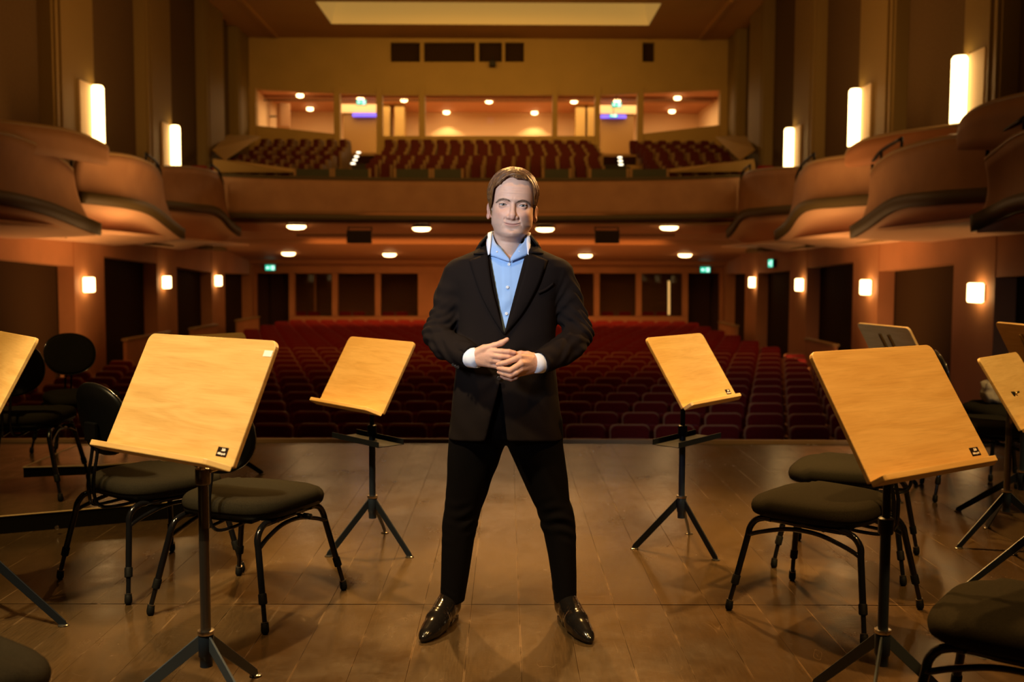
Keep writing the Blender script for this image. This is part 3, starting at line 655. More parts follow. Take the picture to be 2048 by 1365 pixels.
# tan side parapets of the balcony
S(MB().prism([P(428, 345, 28.6), P(590, 345, 28.6), P(590, 338, 28.6), P(470, 322, 28.6), P(425, 318, 28.4)], (0, .1, 0)).build('wall_balcony_wing_left', m_uwall))
S(MB().prism([P(1512, 343, 28.6), P(1340, 345, 28.6), P(1340, 338, 28.6), P(1460, 324, 28.6), P(1508, 318, 28.4)], (0, .1, 0)).build('wall_balcony_wing_right', m_uwall))
S(MB().prism([P(450, 322, 29.0), P(520, 275, 33.5), P(455, 270, 33.5), P(425, 300, 29.5)], (0, .1, .05)).build('wall_balcony_side_left', m_uwall))
S(MB().prism([P(1480, 322, 29.0), P(1432, 276, 33.5), P(1492, 272, 33.5), P(1510, 300, 29.5)], (0, .1, .05)).build('wall_balcony_side_right', m_uwall))
# theatre seats ------------------------------------------------------------
def seat_back_mesh(wd, h, th=.07):
    """rounded upholstered back, front face towards -y"""
    out = []
    r = .07
    pts = [(-wd / 2 + .02, 0), (wd / 2 - .02, 0)]
    for cx, cz, a0 in ((wd / 2 - r, h - r, 0), (-wd / 2 + r, h - r, 90)):
        for k in range(4): an = R(a0 + 30 * k); pts.append((cx + r * math.cos(an), cz + r * math.sin(an)))
    return pts
def make_seat():
    root = empty('auditorium_chair', (0, 0, 0), label='x', cat='seat', group='red seats of the stalls')
    pts = seat_back_mesh(.44, .50)
    mb = MB(); mb.prism([(x, -.04, z + .36) for x, z in pts], (0, .05, 0)); mb.build('backrest', m_redfab, root, bevel=.012, seg=1)
    ps = seat_back_mesh(.46, .52)
    mb = MB(); mb.prism([(x, .012, z + .35) for x, z in ps], (0, .02, 0)); mb.build('back_shell', m_seatwood, root)
    mb = MB(); mb.prism([(x * .93, -.15, z * .86 + .30) for x, z in pts], (0, .09, .0)); mb.build('folded_seat', m_redfab, root, bevel=.015, seg=1)
    for s_ in (-1, 1):
        mb = MB(); mb.box((s_ * .2355, -.06, .30), (.028, .28, .60)); mb.build('side_panel', m_seatwood, root, bevel=.008, seg=1)
    return root
SP = .505; ncol = 12
def zfl(y): return -1.17 + (y - 8.35) * (.19 / 27.85)
ordw = ['first', 'second', 'third', 'fourth', 'fifth', 'sixth', 'seventh', 'eighth', 'ninth', 'tenth', 'eleventh', 'twelfth', 'thirteenth', 'fourteenth', 'fifteenth']
rowsy = [11.2 + .95 * k for k in range(24)]
# order: nearest rows get individual seats
proto = make_seat(); used = False; count = 0
far = MB()
def half(k): return 13 if k < 11 else 12
for k, y0 in enumerate(rowsy):
    n = 13
    for j in range(-n, n + 1):
        off = .25 if k % 2 else 0.
        x = -.62 + j * SP + off
        if x < XL + 1.7 or x > XR - 1.7: continue
        y = y0 - .006 * (x + .62) ** 2
        zt = PD(1013, 846, 11.2)[2] if False else zfl(y)
        an = -math.atan(.012 * (x + .62)) * 1.
        if count < 300:
            if not used: o = proto; used = True
            else: o = copy_tree(proto)
            o.location = (x, y, zfl(y)); o.rotation_euler = (0, 0, -an)
            s_ = 'left' if x < -.1 else 'right'
            # columns counted outward from the man in the middle
            cnum = int(abs(x + .1) / SP)
            o['label'] = 'dark red folding stalls seat, %s row from the stage, %s seat %s of the man' % (ordw[k], ordw[min(cnum, 14)], s_)
            count += 1
        else:
            c, s2 = math.cos(an), math.sin(an)
            for kind, pp in (('b', seat_back_mesh(.44, .50)),):
                far.prism([(x + px_ * c, y - .05 - px_ * s2, zfl(y) + z + .36) for px_, z in pp], (0, .07, 0), 0)
                far.prism([(x + px_ * .93 * c, y - .16 - px_ * .93 * s2, zfl(y) + z * .86 + .30) for px_, z in pp], (0, .09, 0), 0)
            far.box((x + .25, y - .06, zfl(y) + .3), (.03, .26, .6), mi=1)
tag(far.build('stalls_seats', [m_redfab, m_seatwood]), 'rows of bright red stalls seats filling the rear of the hall', 'seats', 'red seats of the stalls', 'stuff')
# seat numbers / little lights between the front seats
# booth seats seen through the rear windows
for px in (600, 628, 690, 718, 776, 804, 1140, 1168, 1215, 1250, 1296, 1324):
    p = PD(px, 624, 36.9)
    o = MB().prism([(x, 0, z) for x, z in seat_back_mesh(.44, .5)], (0, .08, 0)).build('booth_chair', m_redfab, None, bevel=.02, seg=1); o.location = (p[0], 36.9, p[2] - .5)
    lb = 'red seat behind the rear stalls window ' + ('left' if px < 977 else 'right') + ' of the man, %s' % ordw[{600: 5, 628: 4, 690: 3, 718: 2, 776: 1, 804: 0, 1140: 0, 1168: 1, 1215: 2, 1250: 3, 1296: 4, 1324: 5}[px]] + ' outward'
    tag(o, lb, 'seat', 'red seats behind the rear windows')
# balcony seats: backrest with a folded cushion and a tan side, one mesh each
mb = MB(); pp = seat_back_mesh(.30, .42)
mb.prism([(x, 0, z + .42) for x, z in pp], (0, .08, 0), 0)
mb.prism([(x * .95, -.22, z * .4 + .36) for x, z in pp], (0, .2, 0), 0)
mb.box((.195, -.12, .40), (.085, .36, .74), mi=1)
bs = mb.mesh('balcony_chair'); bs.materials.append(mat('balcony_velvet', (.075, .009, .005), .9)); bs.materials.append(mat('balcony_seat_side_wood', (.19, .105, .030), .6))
for nm, a, b in blocks:
    w_ = b - a; nn = int(w_ / .42)
    for k, y in enumerate(ys):
        shift = .0 if nm == 'centre' else (.55 * k * (1 if nm == 'left' else -1)) * .0
        for j in range(nn):
            x = a + (j + .5) * w_ / nn + (-.07, -.05, -.03, .10, .08, .06, -.08)[k]
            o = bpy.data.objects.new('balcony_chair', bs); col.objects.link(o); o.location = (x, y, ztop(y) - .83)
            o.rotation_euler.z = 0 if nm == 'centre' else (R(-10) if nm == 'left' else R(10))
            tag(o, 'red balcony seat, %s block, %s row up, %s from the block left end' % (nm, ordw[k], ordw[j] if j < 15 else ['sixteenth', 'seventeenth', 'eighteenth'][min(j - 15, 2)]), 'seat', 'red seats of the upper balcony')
# a few red seats at the box ends beside the balcony
for n, (px, py) in enumerate(((396, 334), (434, 337), (1494, 337), (1532, 334))):
    p = PD(px, py, 28.9); o = MB().prism([(x, 0, z) for x, z in seat_back_mesh(.5, .5)], (0, .08, 0)).build('box_chair', m_redfab, None, bevel=.02, seg=1); o.location = (p[0], 28.9, p[2] - .46)
    tag(o, 'red seat back at the %s end of the balcony, %s outward' % ('left' if n < 2 else 'right', ordw[1 - n if n < 2 else n - 2]), 'seat', 'red seats in the end boxes')
# low tan fronts of the stalls boxes along the side walls
for pts, lb in (([(250, 682), (340, 680), (340, 770), (250, 770)], 'low brown box front between the first and second left pillars'), ([(382, 660), (432, 658), (432, 700), (382, 700)], 'low tan box front between the second and third left pillars'), ([(474, 643), (516, 643), (516, 700), (474, 700)], 'small tan box front at the rear left doorway'),
                ([(1440, 646), (1474, 648), (1474, 690), (1440, 690)], 'small tan box front at the rear right doorway'), ([(1614, 680), (1672, 684), (1672, 730), (1614, 726)], 'low brown box front between the second and third right pillars'), ([(55, 730), (105, 725), (105, 800), (55, 810)], 'low brown box front at the far left')):
    sx = 1 if pts[0][0] > 1013 else -1; X = (XR if sx > 0 else XL) - sx * .7
    A = PX(pts[0][0], pts[0][1], X); B = PX(pts[1][0], pts[1][1], X); z = A[2]
    t = empty('stalls_box_front', ((A[0] + B[0]) / 2, (A[1] + B[1]) / 2, -1.05), label=lb, cat='box front')
    L = abs(A[1] - B[1])
    MB().box((0, 0, (z + 1.05) / 2), (.08, L, z + 1.05)).build('panel', m_orange, t); MB().box((0, 0, z + 1.07), (.14, L + .05, .05)).build('rail', m_gold, t)
# ================================================================ MUSIC STANDS
m_paper = mat('white_label', (.85, .82, .78), .6)
m_stick = mat('black_sticker', (.015, .008, .006), .4)
m_stickw = mat('sticker_lettering', (.9, .85, .8), .5)
m_legm = mat('stand_leg_metal', (.045, .058, .075), .38, metal=.35, spec=.6); m_legd = mat('dark_leg_metal', (.006, .008, .012), .4, spec=.2)
m_brass = mat('brass', (.5, .36, .15), .3, metal=1)
def board_mesh(wd, h):
    mb = MB(); r = .028; hw, hh = wd / 2, h / 2; pts = [(-hw, -hh), (hw, -hh)]
    for cx, cz, a0 in ((hw - r, hh - r, 0), (-hw + r, hh - r, 90)):
        for k in range(6): an = R(a0 + 18 * k); pts.append((cx + r * math.cos(an), cz + r * math.sin(an)))
    mb.prism([(x, 0, z) for x, z in pts], (0, .016, 0)); return mb
def lip_mesh(wd, h):
    mb = MB(); hw, z0 = wd / 2, -h / 2; D = .058
    mb.prism([(-hw - .004, -.0005, z0 - .016), (hw, -.0005, z0 - .016), (hw - .012, -.012, z0 - .016), (hw - .055, -D + .006, z0 - .016), (hw - .065, -D, z0 - .016), (-hw + .004, -D, z0 - .016), (-hw - .004, -D + .008, z0 - .016)], (0, 0, .019)); return mb
def text_mesh(cu):
    o = bpy.data.objects.new('t', cu); col.objects.link(o); dg = bpy.context.evaluated_depsgraph_get(); me = bpy.data.meshes.new_from_object(o.evaluated_get(dg))
    bpy.data.objects.remove(o); r = bpy.data.objects.new('sticker_lettering', me); col.objects.link(r)
    if not me.materials: me.materials.append(m_stickw)
    return r
def music_stand(label, pole, feet, b, yaw, tilt, wd, h, tray=False, sticker=0, paper=False, shiny=False, back_rails=False):
    px_, py_ = pole; root = empty('music_stand', (px_, py_, 0), label=label, cat='music stand', group='wooden music stands')
    MBl = m_chrome if shiny else m_bluegrey
    hub = .26
    bz = b[2] - h / 2 * math.cos(tilt) * .35
    # pole
    lo = MB(); lo.tube([(0, 0, .19), (0, 0, .62)], .0165, 16); lo.build('lower_pole', m_polish if shiny else m_bluegrey, root, smooth=True, auto=True)
    # leaning top of the pole reaches the board back
    c = Vector((b[0] - px_, b[1] - py_, 0)); back = Vector((-math.sin(yaw), math.cos(yaw), 0)); n3 = Vector((math.sin(yaw) * math.cos(tilt), -math.cos(yaw) * math.cos(tilt), math.sin(tilt)))
    attach = Vector((b[0], b[1], b[2])) - root.location - n3 * .03 - Vector((0, 0, 1)) * .04
    up = MB(); up.tube([(0, 0, .55), (0, 0, min(bz, attach.z) - .10)], .0125, 14); up.build('upper_pole', m_chrome if shiny else m_blackm, root, smooth=True, auto=True)
    k = MB(); k.lathe([(.022, 0), (.024, .004), (.024, .05), (.019, .054)], (0, 0, .60 if not shiny else .76), 18); k.build('collar', m_polish if shiny else m_blackm, root, smooth=True, auto=True)
    if shiny:
        MB().tube([(0, 0, .58), (0, 0, .79)], .0165, 16).build('middle_pole', m_polish, root, smooth=True, auto=True)
        MB().tube([(.02, 0, .80), (.05, .01, .81)], .006, 8).build('screw_knob', m_brass, root, smooth=True)
    k = MB(); k.lathe([(.020, .17), (.020, .20), (.024, .205), (.024, .275), (.021, .28)], n=18); k.build('hub', m_bluegrey, root, smooth=True, auto=True)
    k = MB(); k.lathe([(.026, .276), (.027, .282), (.026, .288), (.018, .289)], n=18); k.build('hub_ring', m_chrome, root, smooth=True, auto=True)
    for fx, fy in feet:
        d = Vector((fx - px_, fy - py_, 0)); L = d.length; d.normalize(); s = Vector((-d.y, d.x, 0)) * .0035
        leg = MB(); a = d * .02
        pts = [a + Vector((0, 0, .275)), a + Vector((0, 0, .225)), d * (L - .02) + Vector((0, 0, .004)), d * (L + .012) + Vector((0, 0, .004)), d * (L + .006) + Vector((0, 0, .022))]
        leg.prism([p - s for p in pts], s * 2); lo_ = leg.build('leg', m_legm if sticker and wd > .6 else m_legd, root, bevel=.0012, seg=1)
        fp = MB(); q = d * (L - .002); fp.lathe([(.020, 0), (.022, .003), (.018, .006)], (q.x, q.y, 0), 16); fp.build('foot_pad', m_polish, lo_, smooth=True, auto=True)
    # board, oriented
    bm_ = board_mesh(wd, h).build('board', m_wood, root, bevel=.003, seg=2)
    mtx = Matrix.Translation(Vector(b) - root.location) @ Matrix.Rotation(yaw, 4, 'Z') @ Matrix.Rotation(-tilt, 4, 'X')
    bm_.matrix_local = mtx
    li = lip_mesh(wd, h).build('lip', m_wood, bm_, bevel=.003, seg=2)
    br = MB(); br.box((0, .03, -.04), (.10, .02, .16)); br.box((0, .05, -.04), (.05, .04, .05)); br.build('bracket', m_blackm, bm_, bevel=.002)
    # link from pole top to the bracket
    inv = mtx.inverted(); t0 = inv @ Vector((0, 0, min(bz, attach.z) - .14)); jn = MB(); jn.tube([t0, (0, .06, -.05)], .014, 10); jn.build('tilt_joint', m_blackm, bm_, smooth=True)
    if back_rails:
        rl = MB()
        for s_ in (-.05, .05): rl.box((s_, .024, .02), (.022, .014, h * .62))
        rl.build('back_rails', m_brass, bm_, bevel=.003)
    if sticker:
        s_ = MB(); sx0 = wd / 2 - .066; sz = -h / 2 + .040; s_.box((sx0, -.0008, sz), (.047, .0012, .029)); so = s_.build('sticker', m_stick, bm_)
        for txt, dz, sz_, dx in (('Salle', .0030, .0125, .003), ('Métropole', -.0085, .0145, -.001)):
            cu = bpy.data.curves.new('sticker_lettering', 'FONT'); cu.body = txt; cu.size = sz_; cu.shear = .35; cu.align_x = 'CENTER'; cu.space_character = .82; cu.extrude = .0002; cu.offset = .0003
            cu.materials.append(m_stickw)
            if len(txt) > 6: cu.size = .0098; 
            to = text_mesh(cu); to.parent = so; to.location = (sx0 + dx, -.0018, sz + dz); to.rotation_euler = (R(90), 0, 0)
    if paper:
        MB().box((wd / 2 - .022, -.0006, h / 2 - .045), (.038, .001, .020)).build('paper_label', m_paper, bm_)
    if tray:
        tz = .575; tr = MB(); m3 = Matrix.Rotation(yaw, 3, 'Z')
        tr.box((0, -.03, tz), (.42, .15, .003)); tr.box((0, -.105, tz + .012), (.42, .003, .028)); tr.box((0, .045, tz + .012), (.42, .003, .028)); tr.box((0, -.0, tz - .012), (.05, .06, .022)); tr.tube([(.03, 0, tz - .012), (.05, -.01, tz - .02)], .010, 8)
        to = tr.build('lower_tray', m_blackm, root); to.rotation_euler = (0, 0, yaw)
    return root
m_polish = mat('polished_dark_steel', (.20, .18, .16), .16, metal=.9)
def ring3(pole, f1, n=3):
    v = Vector((f1[0] - pole[0], f1[1] - pole[1])); out = []
    for k in range(n):
        a = 2 * math.pi * k / n; out.append((pole[0] + v.x * math.cos(a) - v.y * math.sin(a), pole[1] + v.x * math.sin(a) + v.y * math.cos(a)))
    return out
def pz(a, b, z=0.): p = PZ(a, b, z); return (p[0], p[1])
p1 = pz(412, 1278, .26); music_stand('large pale maple music stand nearest the camera on the left, white label in its corner', p1, ring3(p1, pz(512, 1352)), (-1.019, 3.174, 1.036), R(-35), R(26.5), .639, .409, sticker=1, paper=True, shiny=True)
p2 = pz(745, 1002, .26); music_stand('maple music stand with a black lower tray, just left of the man', p2, [pz(770, 1066), pz(657, 1113), pz(820, 1115)], (-.732, 5.14, .91), R(-48), R(30), .594, .398, tray=True)
p3 = pz(1363, 1002, .26); music_stand('maple music stand with a black lower tray, just right of the man', p3, [pz(1378, 1068), pz(1268, 1098), pz(1432, 1121)], (.966, 5.124, .94), R(49.2), R(33.4), .557, .402, tray=True, sticker=1)
p4 = pz(1765, 1276, .26); music_stand('large orange maple music stand nearest the camera on the right', p4, ring3(p4, pz(1630, 1372)), (1.274, 3.165, 1.002), R(33.3), R(32.5), .63, .44, sticker=1)
p5 = (-2.075, 3.96); music_stand('maple music stand cut by the left picture edge', p5, ring3(p5, pz(128, 1252)), (-2.124, 4.1, .983), R(-50), R(28), .6, .42)
p6 = pz(2013, 990, .26); music_stand('maple music stand cut by the right picture edge, on a brass-toned pole', p6, ring3(p6, pz(1917, 1097)), (2.753, 5.3, .817), R(45.4), R(32), .6, .42, shiny=True)
p7 = (2.50, 4.55); music_stand('music stand beyond the right picture edge, only one leg of it in view', p7, ring3(p7, pz(1925, 1182)), (2.62, 4.55, .80), R(47), R(32), .6, .42)
def simple(label, c, yaw, tilt, **k):
    pole = (c[0] - math.sin(yaw) * .06, c[1] + math.cos(yaw) * .06); d = (pole[0] + .33, pole[1] + .1)
    music_stand(label, pole, ring3(pole, d), c, R(yaw) if abs(yaw) > 7 else yaw, tilt, .6, .42, **k)
def simple2(label, c, ydeg, tdeg, **k):
    y = R(ydeg); pole = (c[0] - math.sin(y) * .08, c[1] + math.cos(y) * .08)
    music_stand(label, pole, ring3(pole, (pole[0] + .30, pole[1] + .16)), c, y, R(tdeg), .6, .42, **k)
simple2('music stand seen from behind above the large right stand, two metal rails on its back', (2.56, 6.5, .92), 101, 30, back_rails=True)
simple2('music stand seen edge-on behind the stand cut by the right picture edge', (3.10, 5.75, .96), 93, 28, back_rails=True)
simple2('farthest music stand at the right, its back to the camera', (4.05, 6.6, .93), 152, 30, back_rails=True)
simple2('music stand hidden behind the large left stand, only its top edge showing', (-1.97, 6.78, .82), 52, 30)

# ================================================================ MUSICIANS' CHAIRS
def chair_proto():
    root = empty('musician_chair', (0, 0, 0), label='x', cat='chair', group='black musicians chairs')
    # seat cushion: rounded trapezoid, crowned
    def outline(t, s):
        # superellipse-like outline, wider at the front (+y)
        c, q = math.cos(t), math.sin(t); e = .56
        x = math.copysign(abs(c) ** e, c); y = math.copysign(abs(q) ** e, q)
        return x * (.255 + .018 * y) * s, y * .248 * s + .02
    N = 48; prof = [(1.0, .440), (1.015, .452), (1.02, .466), (1.0, .482), (.96, .493), (.88, .502), (.7, .508), (.45, .508), (.2, .506), (.05, .505)]
    rows = [[(*outline(2 * math.pi * k / N, s), z + (-.012 if outline(2 * math.pi * k / N, s)[1] > .16 else 0) * s) for k in range(N)] for s, z in prof]
    mb = MB(); mb.grid(rows, closed=True); mb.f.append(tuple(range(N - 1, -1, -1))); mb.mi.append(0); mb.f.append(tuple((len(prof) - 1) * N + k for k in range(N))); mb.mi.append(0)
    seat = mb.build('seat', m_seatfab, root, smooth=True)
    rows = [[(*outline(2 * math.pi * k / N, s), z) for k in range(N)] for s, z in ((.90, .418), (.99, .424), (1.0, .440))]
    mb = MB(); mb.grid(rows, closed=True); mb.f.append(tuple(range(N - 1, -1, -1))); mb.mi.append(0); mb.build('seat_pan', m_plastic, seat, smooth=True)
    mb = MB(); mb.box((0, 0, .405), (.24, .30, .03)); mb.box((0, -.05, .395), (.07, .14, .03)); mb.build('mechanism', m_plastic, seat, bevel=.004)
    mb = MB(); mb.tube([(.10, .06, .398), (.245, .06, .390)], .006, 8); mb.tube([(.235, .06, .390), (.27, .06, .388)], .013, 10); mb.build('adjusting_knob', m_plastic, seat, smooth=True)
    # two inverted-U side frames, feet splayed
    for sx in (-1, 1):
        xt, xf = sx * .205, sx * .285
        for sy in (-1, 1):
            top = Vector((xt, sy * .15, .405)); kn = Vector((xt + sx * .006, sy * .215, .392)); c1 = Vector((xt + sx * .010, sy * .240, .360)); foot = Vector((xf, sy * .295, .03))
            d = (foot - c1).normalized(); c2 = c1 + d * .04; mid = c1 + (foot - c1) * .66
            path = [top] + [Vector(p) for p in cat([top + Vector((0, sy * .03, 0)), kn, c1, c2], 5)] + [mid]
            leg = MB().tube(path, .0135, 12).build('leg', m_black, root, smooth=True, auto=True)
            cl = MB(); a = mid - d * .012; cl.tube([a, a + d * .004, a + d * .04, a + d * .044], [.0150, .0170, .0170, .0125], 12); cl.build('collar', m_rubber, leg, smooth=True, auto=True)
            MB().tube([mid, foot], .0098, 12).build('leg_extension', m_black, leg, smooth=True, auto=True)
            fm = MB(); fm.tube([foot - d * .015, foot - d * .012, foot + Vector((0, 0, -.012)), foot + Vector((0, 0, -.022)), Vector((foot.x, foot.y, .0005))], [.0105, .0150, .0165, .0155, .010], 12); fm.build('rubber_foot', m_rubber, leg, smooth=True)
            fr = MB(); fr.tube([foot - d * .018, foot - d * .014], .0155, 12); fr.build('foot_ring', m_polish, leg, smooth=True, auto=True)
        rail = MB(); rail.tube([(xt, -.17, .405), (xt, .17, .405)], .0125, 10); rail.build('side_rail', m_black, root, smooth=True)
        arch = MB(); arch.tube([Vector(p) for p in cat([(xt + sx * .022, -.246, .325), (xt + sx * .012, -.17, .352), (xt + sx * .006, -.06, .378), (xt + sx * .006, .06, .378), (xt + sx * .012, .17, .352), (xt + sx * .022, .246, .325)], 5)], .0095, 10); arch.build('arched_brace', m_black, root, smooth=True)
    cr = MB(); cr.tube([(-.205, -.08, .40), (.205, -.08, .40)], .011, 10); cr.tube([(-.205, .10, .40), (.205, .10, .40)], .011, 10); cr.build('cross_rail', m_black, root, smooth=True)
    # back support: two bent rods reaching up to the disc
    sp = MB()
    for s_ in (-.022, .022):
        sp.tube([Vector(p) for p in cat([(s_ * 2.4, -.05, .385), (s_ * 2.2, -.18, .378), (s_ * 1.6, -.262, .385), (s_, -.288, .43), (s_, -.290, .52), (s_, -.275, .60), (s_, -.262, .68)], 6)], .0075, 8)
    sp.build('back_support', m_black, root, smooth=True)
    # disc backrest
    ang = R(10); Mx = Matrix.Translation((0, -.235, .775)) @ Matrix.Rotation(ang, 4, 'X')
    def disc(rad, yy, bow):
        return [tuple(Mx @ Vector((.196 * rad * math.copysign(abs(math.cos(t)) ** .9, math.cos(t)), yy - bow * (rad * math.cos(t)) ** 2 * -1,   .166 * rad * math.copysign(abs(math.sin(t)) ** .9, math.sin(t))))) for t in [2 * math.pi * k / 40 for k in range(40)]]
    rows = [disc(.05, .0, .03)] + [disc(r_, y_, .03) for r_, y_ in ((.5, .001), (.85, -.001), (.95, -.006), (.97, -.013))]
    mb = MB(); mb.grid(rows, closed=True); mb.f.append(tuple(range(40))); mb.mi.append(0); mb.build('backrest', m_seatfab, root, smooth=True)
    rows = [disc(.96, -.010, .03), disc(1.0, -.014, .03), disc(1.0, -.022, .03), disc(.94, -.032, .03), disc(.6, -.038, .03), disc(.05, -.040, .03)]
    mb = MB(); mb.grid(rows, closed=True); mb.f.append(tuple(range(199, 239 + 1)) if False else tuple(200 + k for k in range(40))); mb.mi.append(0); bs_ = mb.build('backrest_shell', m_plastic, root, smooth=True)
    ed = MB(); ed.tube([Vector(p) for p in disc(1.0, -.012, .03)], .0035, 6, closed=True); ed.build('shell_edge', m_polish, bs_, smooth=True)
    ct = MB(); ct.box((0, -.285, .72), (.085, .022, .085)); ct.build('bracket', m_plastic, bs_, bevel=.006)
    return root
ch0 = chair_proto()
chairs = [((-1.105, 4.235, 0), -22, 'black musicians chair behind the large left stand, the nearer to the man of the pair'),
          ((-1.665, 4.61, 0), -38, 'black musicians chair with its round back shell showing left of the large left stand'),
          ((1.36, 4.15, 0), 47, 'front chair of the overlapping pair beside the large right stand, dark legs fully in view'),
          ((1.70, 4.87, 0), 62, 'rear chair of the overlapping pair behind the large right stand'),
          ((3.05, 6.35, 0), -105, 'musicians chair at the far right with its round backrest edge-on'),
          ((3.62, 7.1, 0), 95, 'farthest chair at the right, mostly behind the edge stand'),
          ((1.50, 2.72, 0), 52, 'blurred dark chair at the bottom right corner'),
          ((-1.42, 2.30, 0), -35, 'blurred dark chair seat at the bottom left corner'),
          ((-2.90, 5.95, .10), 8, 'chair standing on the low platform at the left edge'),
          ((-3.32, 7.72, 0), -140, 'far left chair with its round grey backrest facing the camera')]
first = True
for loc, rz_, lb in chairs:
    o = ch0 if first else copy_tree(ch0); first = False
    o.location = loc; o.rotation_euler = (0, 0, R(rz_)); o['label'] = lb
# white cloth and dark case on the far right chair
def blob(name, pts, m, label, catg, seed=1):
    bm = bmesh.new(); bmesh.ops.create_icosphere(bm, subdivisions=3, radius=1); rr = random.Random(seed)
    for v in bm.verts:
        n = v.co.normalized(); k = 1 + .22 * math.sin(n.x * 5 + seed) * math.cos(n.y * 6) + .15 * math.sin(n.z * 9 + n.x * 4)
        v.co = Vector((n.x * pts[3] * k, n.y * pts[4] * k, max(n.z * k, -.75) * pts[5]))
    me = bpy.data.meshes.new(name); bm.to_mesh(me); bm.free(); o = link(name, me, m, None, True); o.location = pts[:3]; return tag(o, label, catg)
blob('cloth', (3.50, 7.1, .585, .07, .09, .11), mat('white_cloth', (.42, .34, .24), .9), 'crumpled pale cloth lying on the farthest right chair', 'cloth', 2)
blob('dark_bag', (3.74, 7.2, .56, .12, .10, .07), m_speaker, 'small dark bag beside the pale cloth on the farthest right chair', 'bag', 4)
# ================================================================ THE MAN
def surface_nets(Fv, o, h):
    s = Fv < 0; nx, ny, nz = Fv.shape
    c = s[:-1, :-1, :-1].astype(np.int8)
    tot = np.zeros_like(c)
    for i in (0, 1):
        for j in (0, 1):
            for k in (0, 1): tot += s[i:nx - 1 + i, j:ny - 1 + j, k:nz - 1 + k]
    act = np.argwhere((tot > 0) & (tot < 8))
    V8 = {}
    for i in (0, 1):
        for j in (0, 1):
            for k in (0, 1): V8[(i, j, k)] = Fv[act[:, 0] + i, act[:, 1] + j, act[:, 2] + k]
    acc = np.zeros((len(act), 3)); cnt = np.zeros(len(act))
    for a in V8:
        for ax in range(3):
            if a[ax] == 0:
                b = list(a); b[ax] = 1; b = tuple(b)
                va, vb = V8[a], V8[b]; m = (va < 0) != (vb < 0)
                t = np.where(m, va / np.where(m, va - vb, 1), 0)
                p = np.array(a, float)[None, :].repeat(len(act), 0); p[:, ax] += t
                acc[m] += p[m]; cnt[m] += 1
    P3 = (acc / cnt[:, None] + act) * h + np.array(o)
    idx = np.full((nx - 1, ny - 1, nz - 1), -1, np.int64); idx[act[:, 0], act[:, 1], act[:, 2]] = np.arange(len(act))
    quads = []
    for ax in range(3):
        sl0 = [slice(None)] * 3; sl1 = [slice(None)] * 3; sl0[ax] = slice(0, -1); sl1[ax] = slice(1, None)
        A, B = s[tuple(sl0)], s[tuple(sl1)]; e = np.argwhere(A != B)
        o1, o2 = [(1, 2), (2, 0), (0, 1)][ax]
        e = e[(e[:, o1] > 0) & (e[:, o2] > 0) & (e[:, o1] < Fv.shape[o1] - 1) & (e[:, o2] < Fv.shape[o2] - 1)]
        flip = A[e[:, 0], e[:, 1], e[:, 2]]
        def g(d1, d2):
            q = e.copy(); q[:, o1] -= d1; q[:, o2] -= d2; return idx[q[:, 0], q[:, 1], q[:, 2]]
        q = np.stack([g(1, 1), g(0, 1), g(0, 0), g(1, 0)], 1); q[~flip] = q[~flip][:, ::-1]; quads.append(q)
    return P3, np.concatenate(quads)
def to_mesh(name, V, Q):
    me = bpy.data.meshes.new(name); me.vertices.add(len(V)); me.vertices.foreach_set('co', V.astype(np.float32).ravel())
    me.loops.add(Q.size); me.loops.foreach_set('vertex_index', Q.astype(np.int32).ravel())
    me.polygons.add(len(Q)); me.polygons.foreach_set('loop_start', np.arange(0, Q.size, 4, dtype=np.int32)); me.polygons.foreach_set('loop_total', np.full(len(Q), 4, np.int32))
    me.update(calc_edges=True); return me
def field(lo, hi, h):
    ax = [np.arange(a, b, h, dtype=np.float32) for a, b in zip(lo, hi)]
    return ax[0][:, None, None], ax[1][None, :, None], ax[2][None, None, :]
def rcone(X, Y, Z, a, b, ra, rb):
    a = np.asarray(a, np.float32); b = np.asarray(b, np.float32); d = b - a; L2 = float(d @ d) + 1e-9
    t = np.clip(((X - a[0]) * d[0] + (Y - a[1]) * d[1] + (Z - a[2]) * d[2]) / L2, 0, 1)
    return np.sqrt((X - a[0] - t * d[0]) ** 2 + (Y - a[1] - t * d[1]) ** 2 + (Z - a[2] - t * d[2]) ** 2) - (ra + (rb - ra) * t)
def smin(a, b, k):
    h = np.clip(.5 + .5 * (b - a) / k, 0, 1); return b + (a - b) * h - k * h * (1 - h)
def smax(a, b, k): return -smin(-a, -b, k)
def chain(X, Y, Z, nodes, k=.004):
    f = None
    for a, b in zip(nodes, nodes[1:]):
        g = rcone(X, Y, Z, a[:3], b[:3], a[3], b[3]); f = g if f is None else smin(f, g, k)
    return f
def ell(X, Y, Z, c, r):
    q = np.sqrt(((X - c[0]) / r[0]) ** 2 + ((Y - c[1]) / r[1]) ** 2 + ((Z - c[2]) / r[2]) ** 2); return (q - 1) * min(r)
def gz(x, s): return np.exp(-(x / s) ** 2)
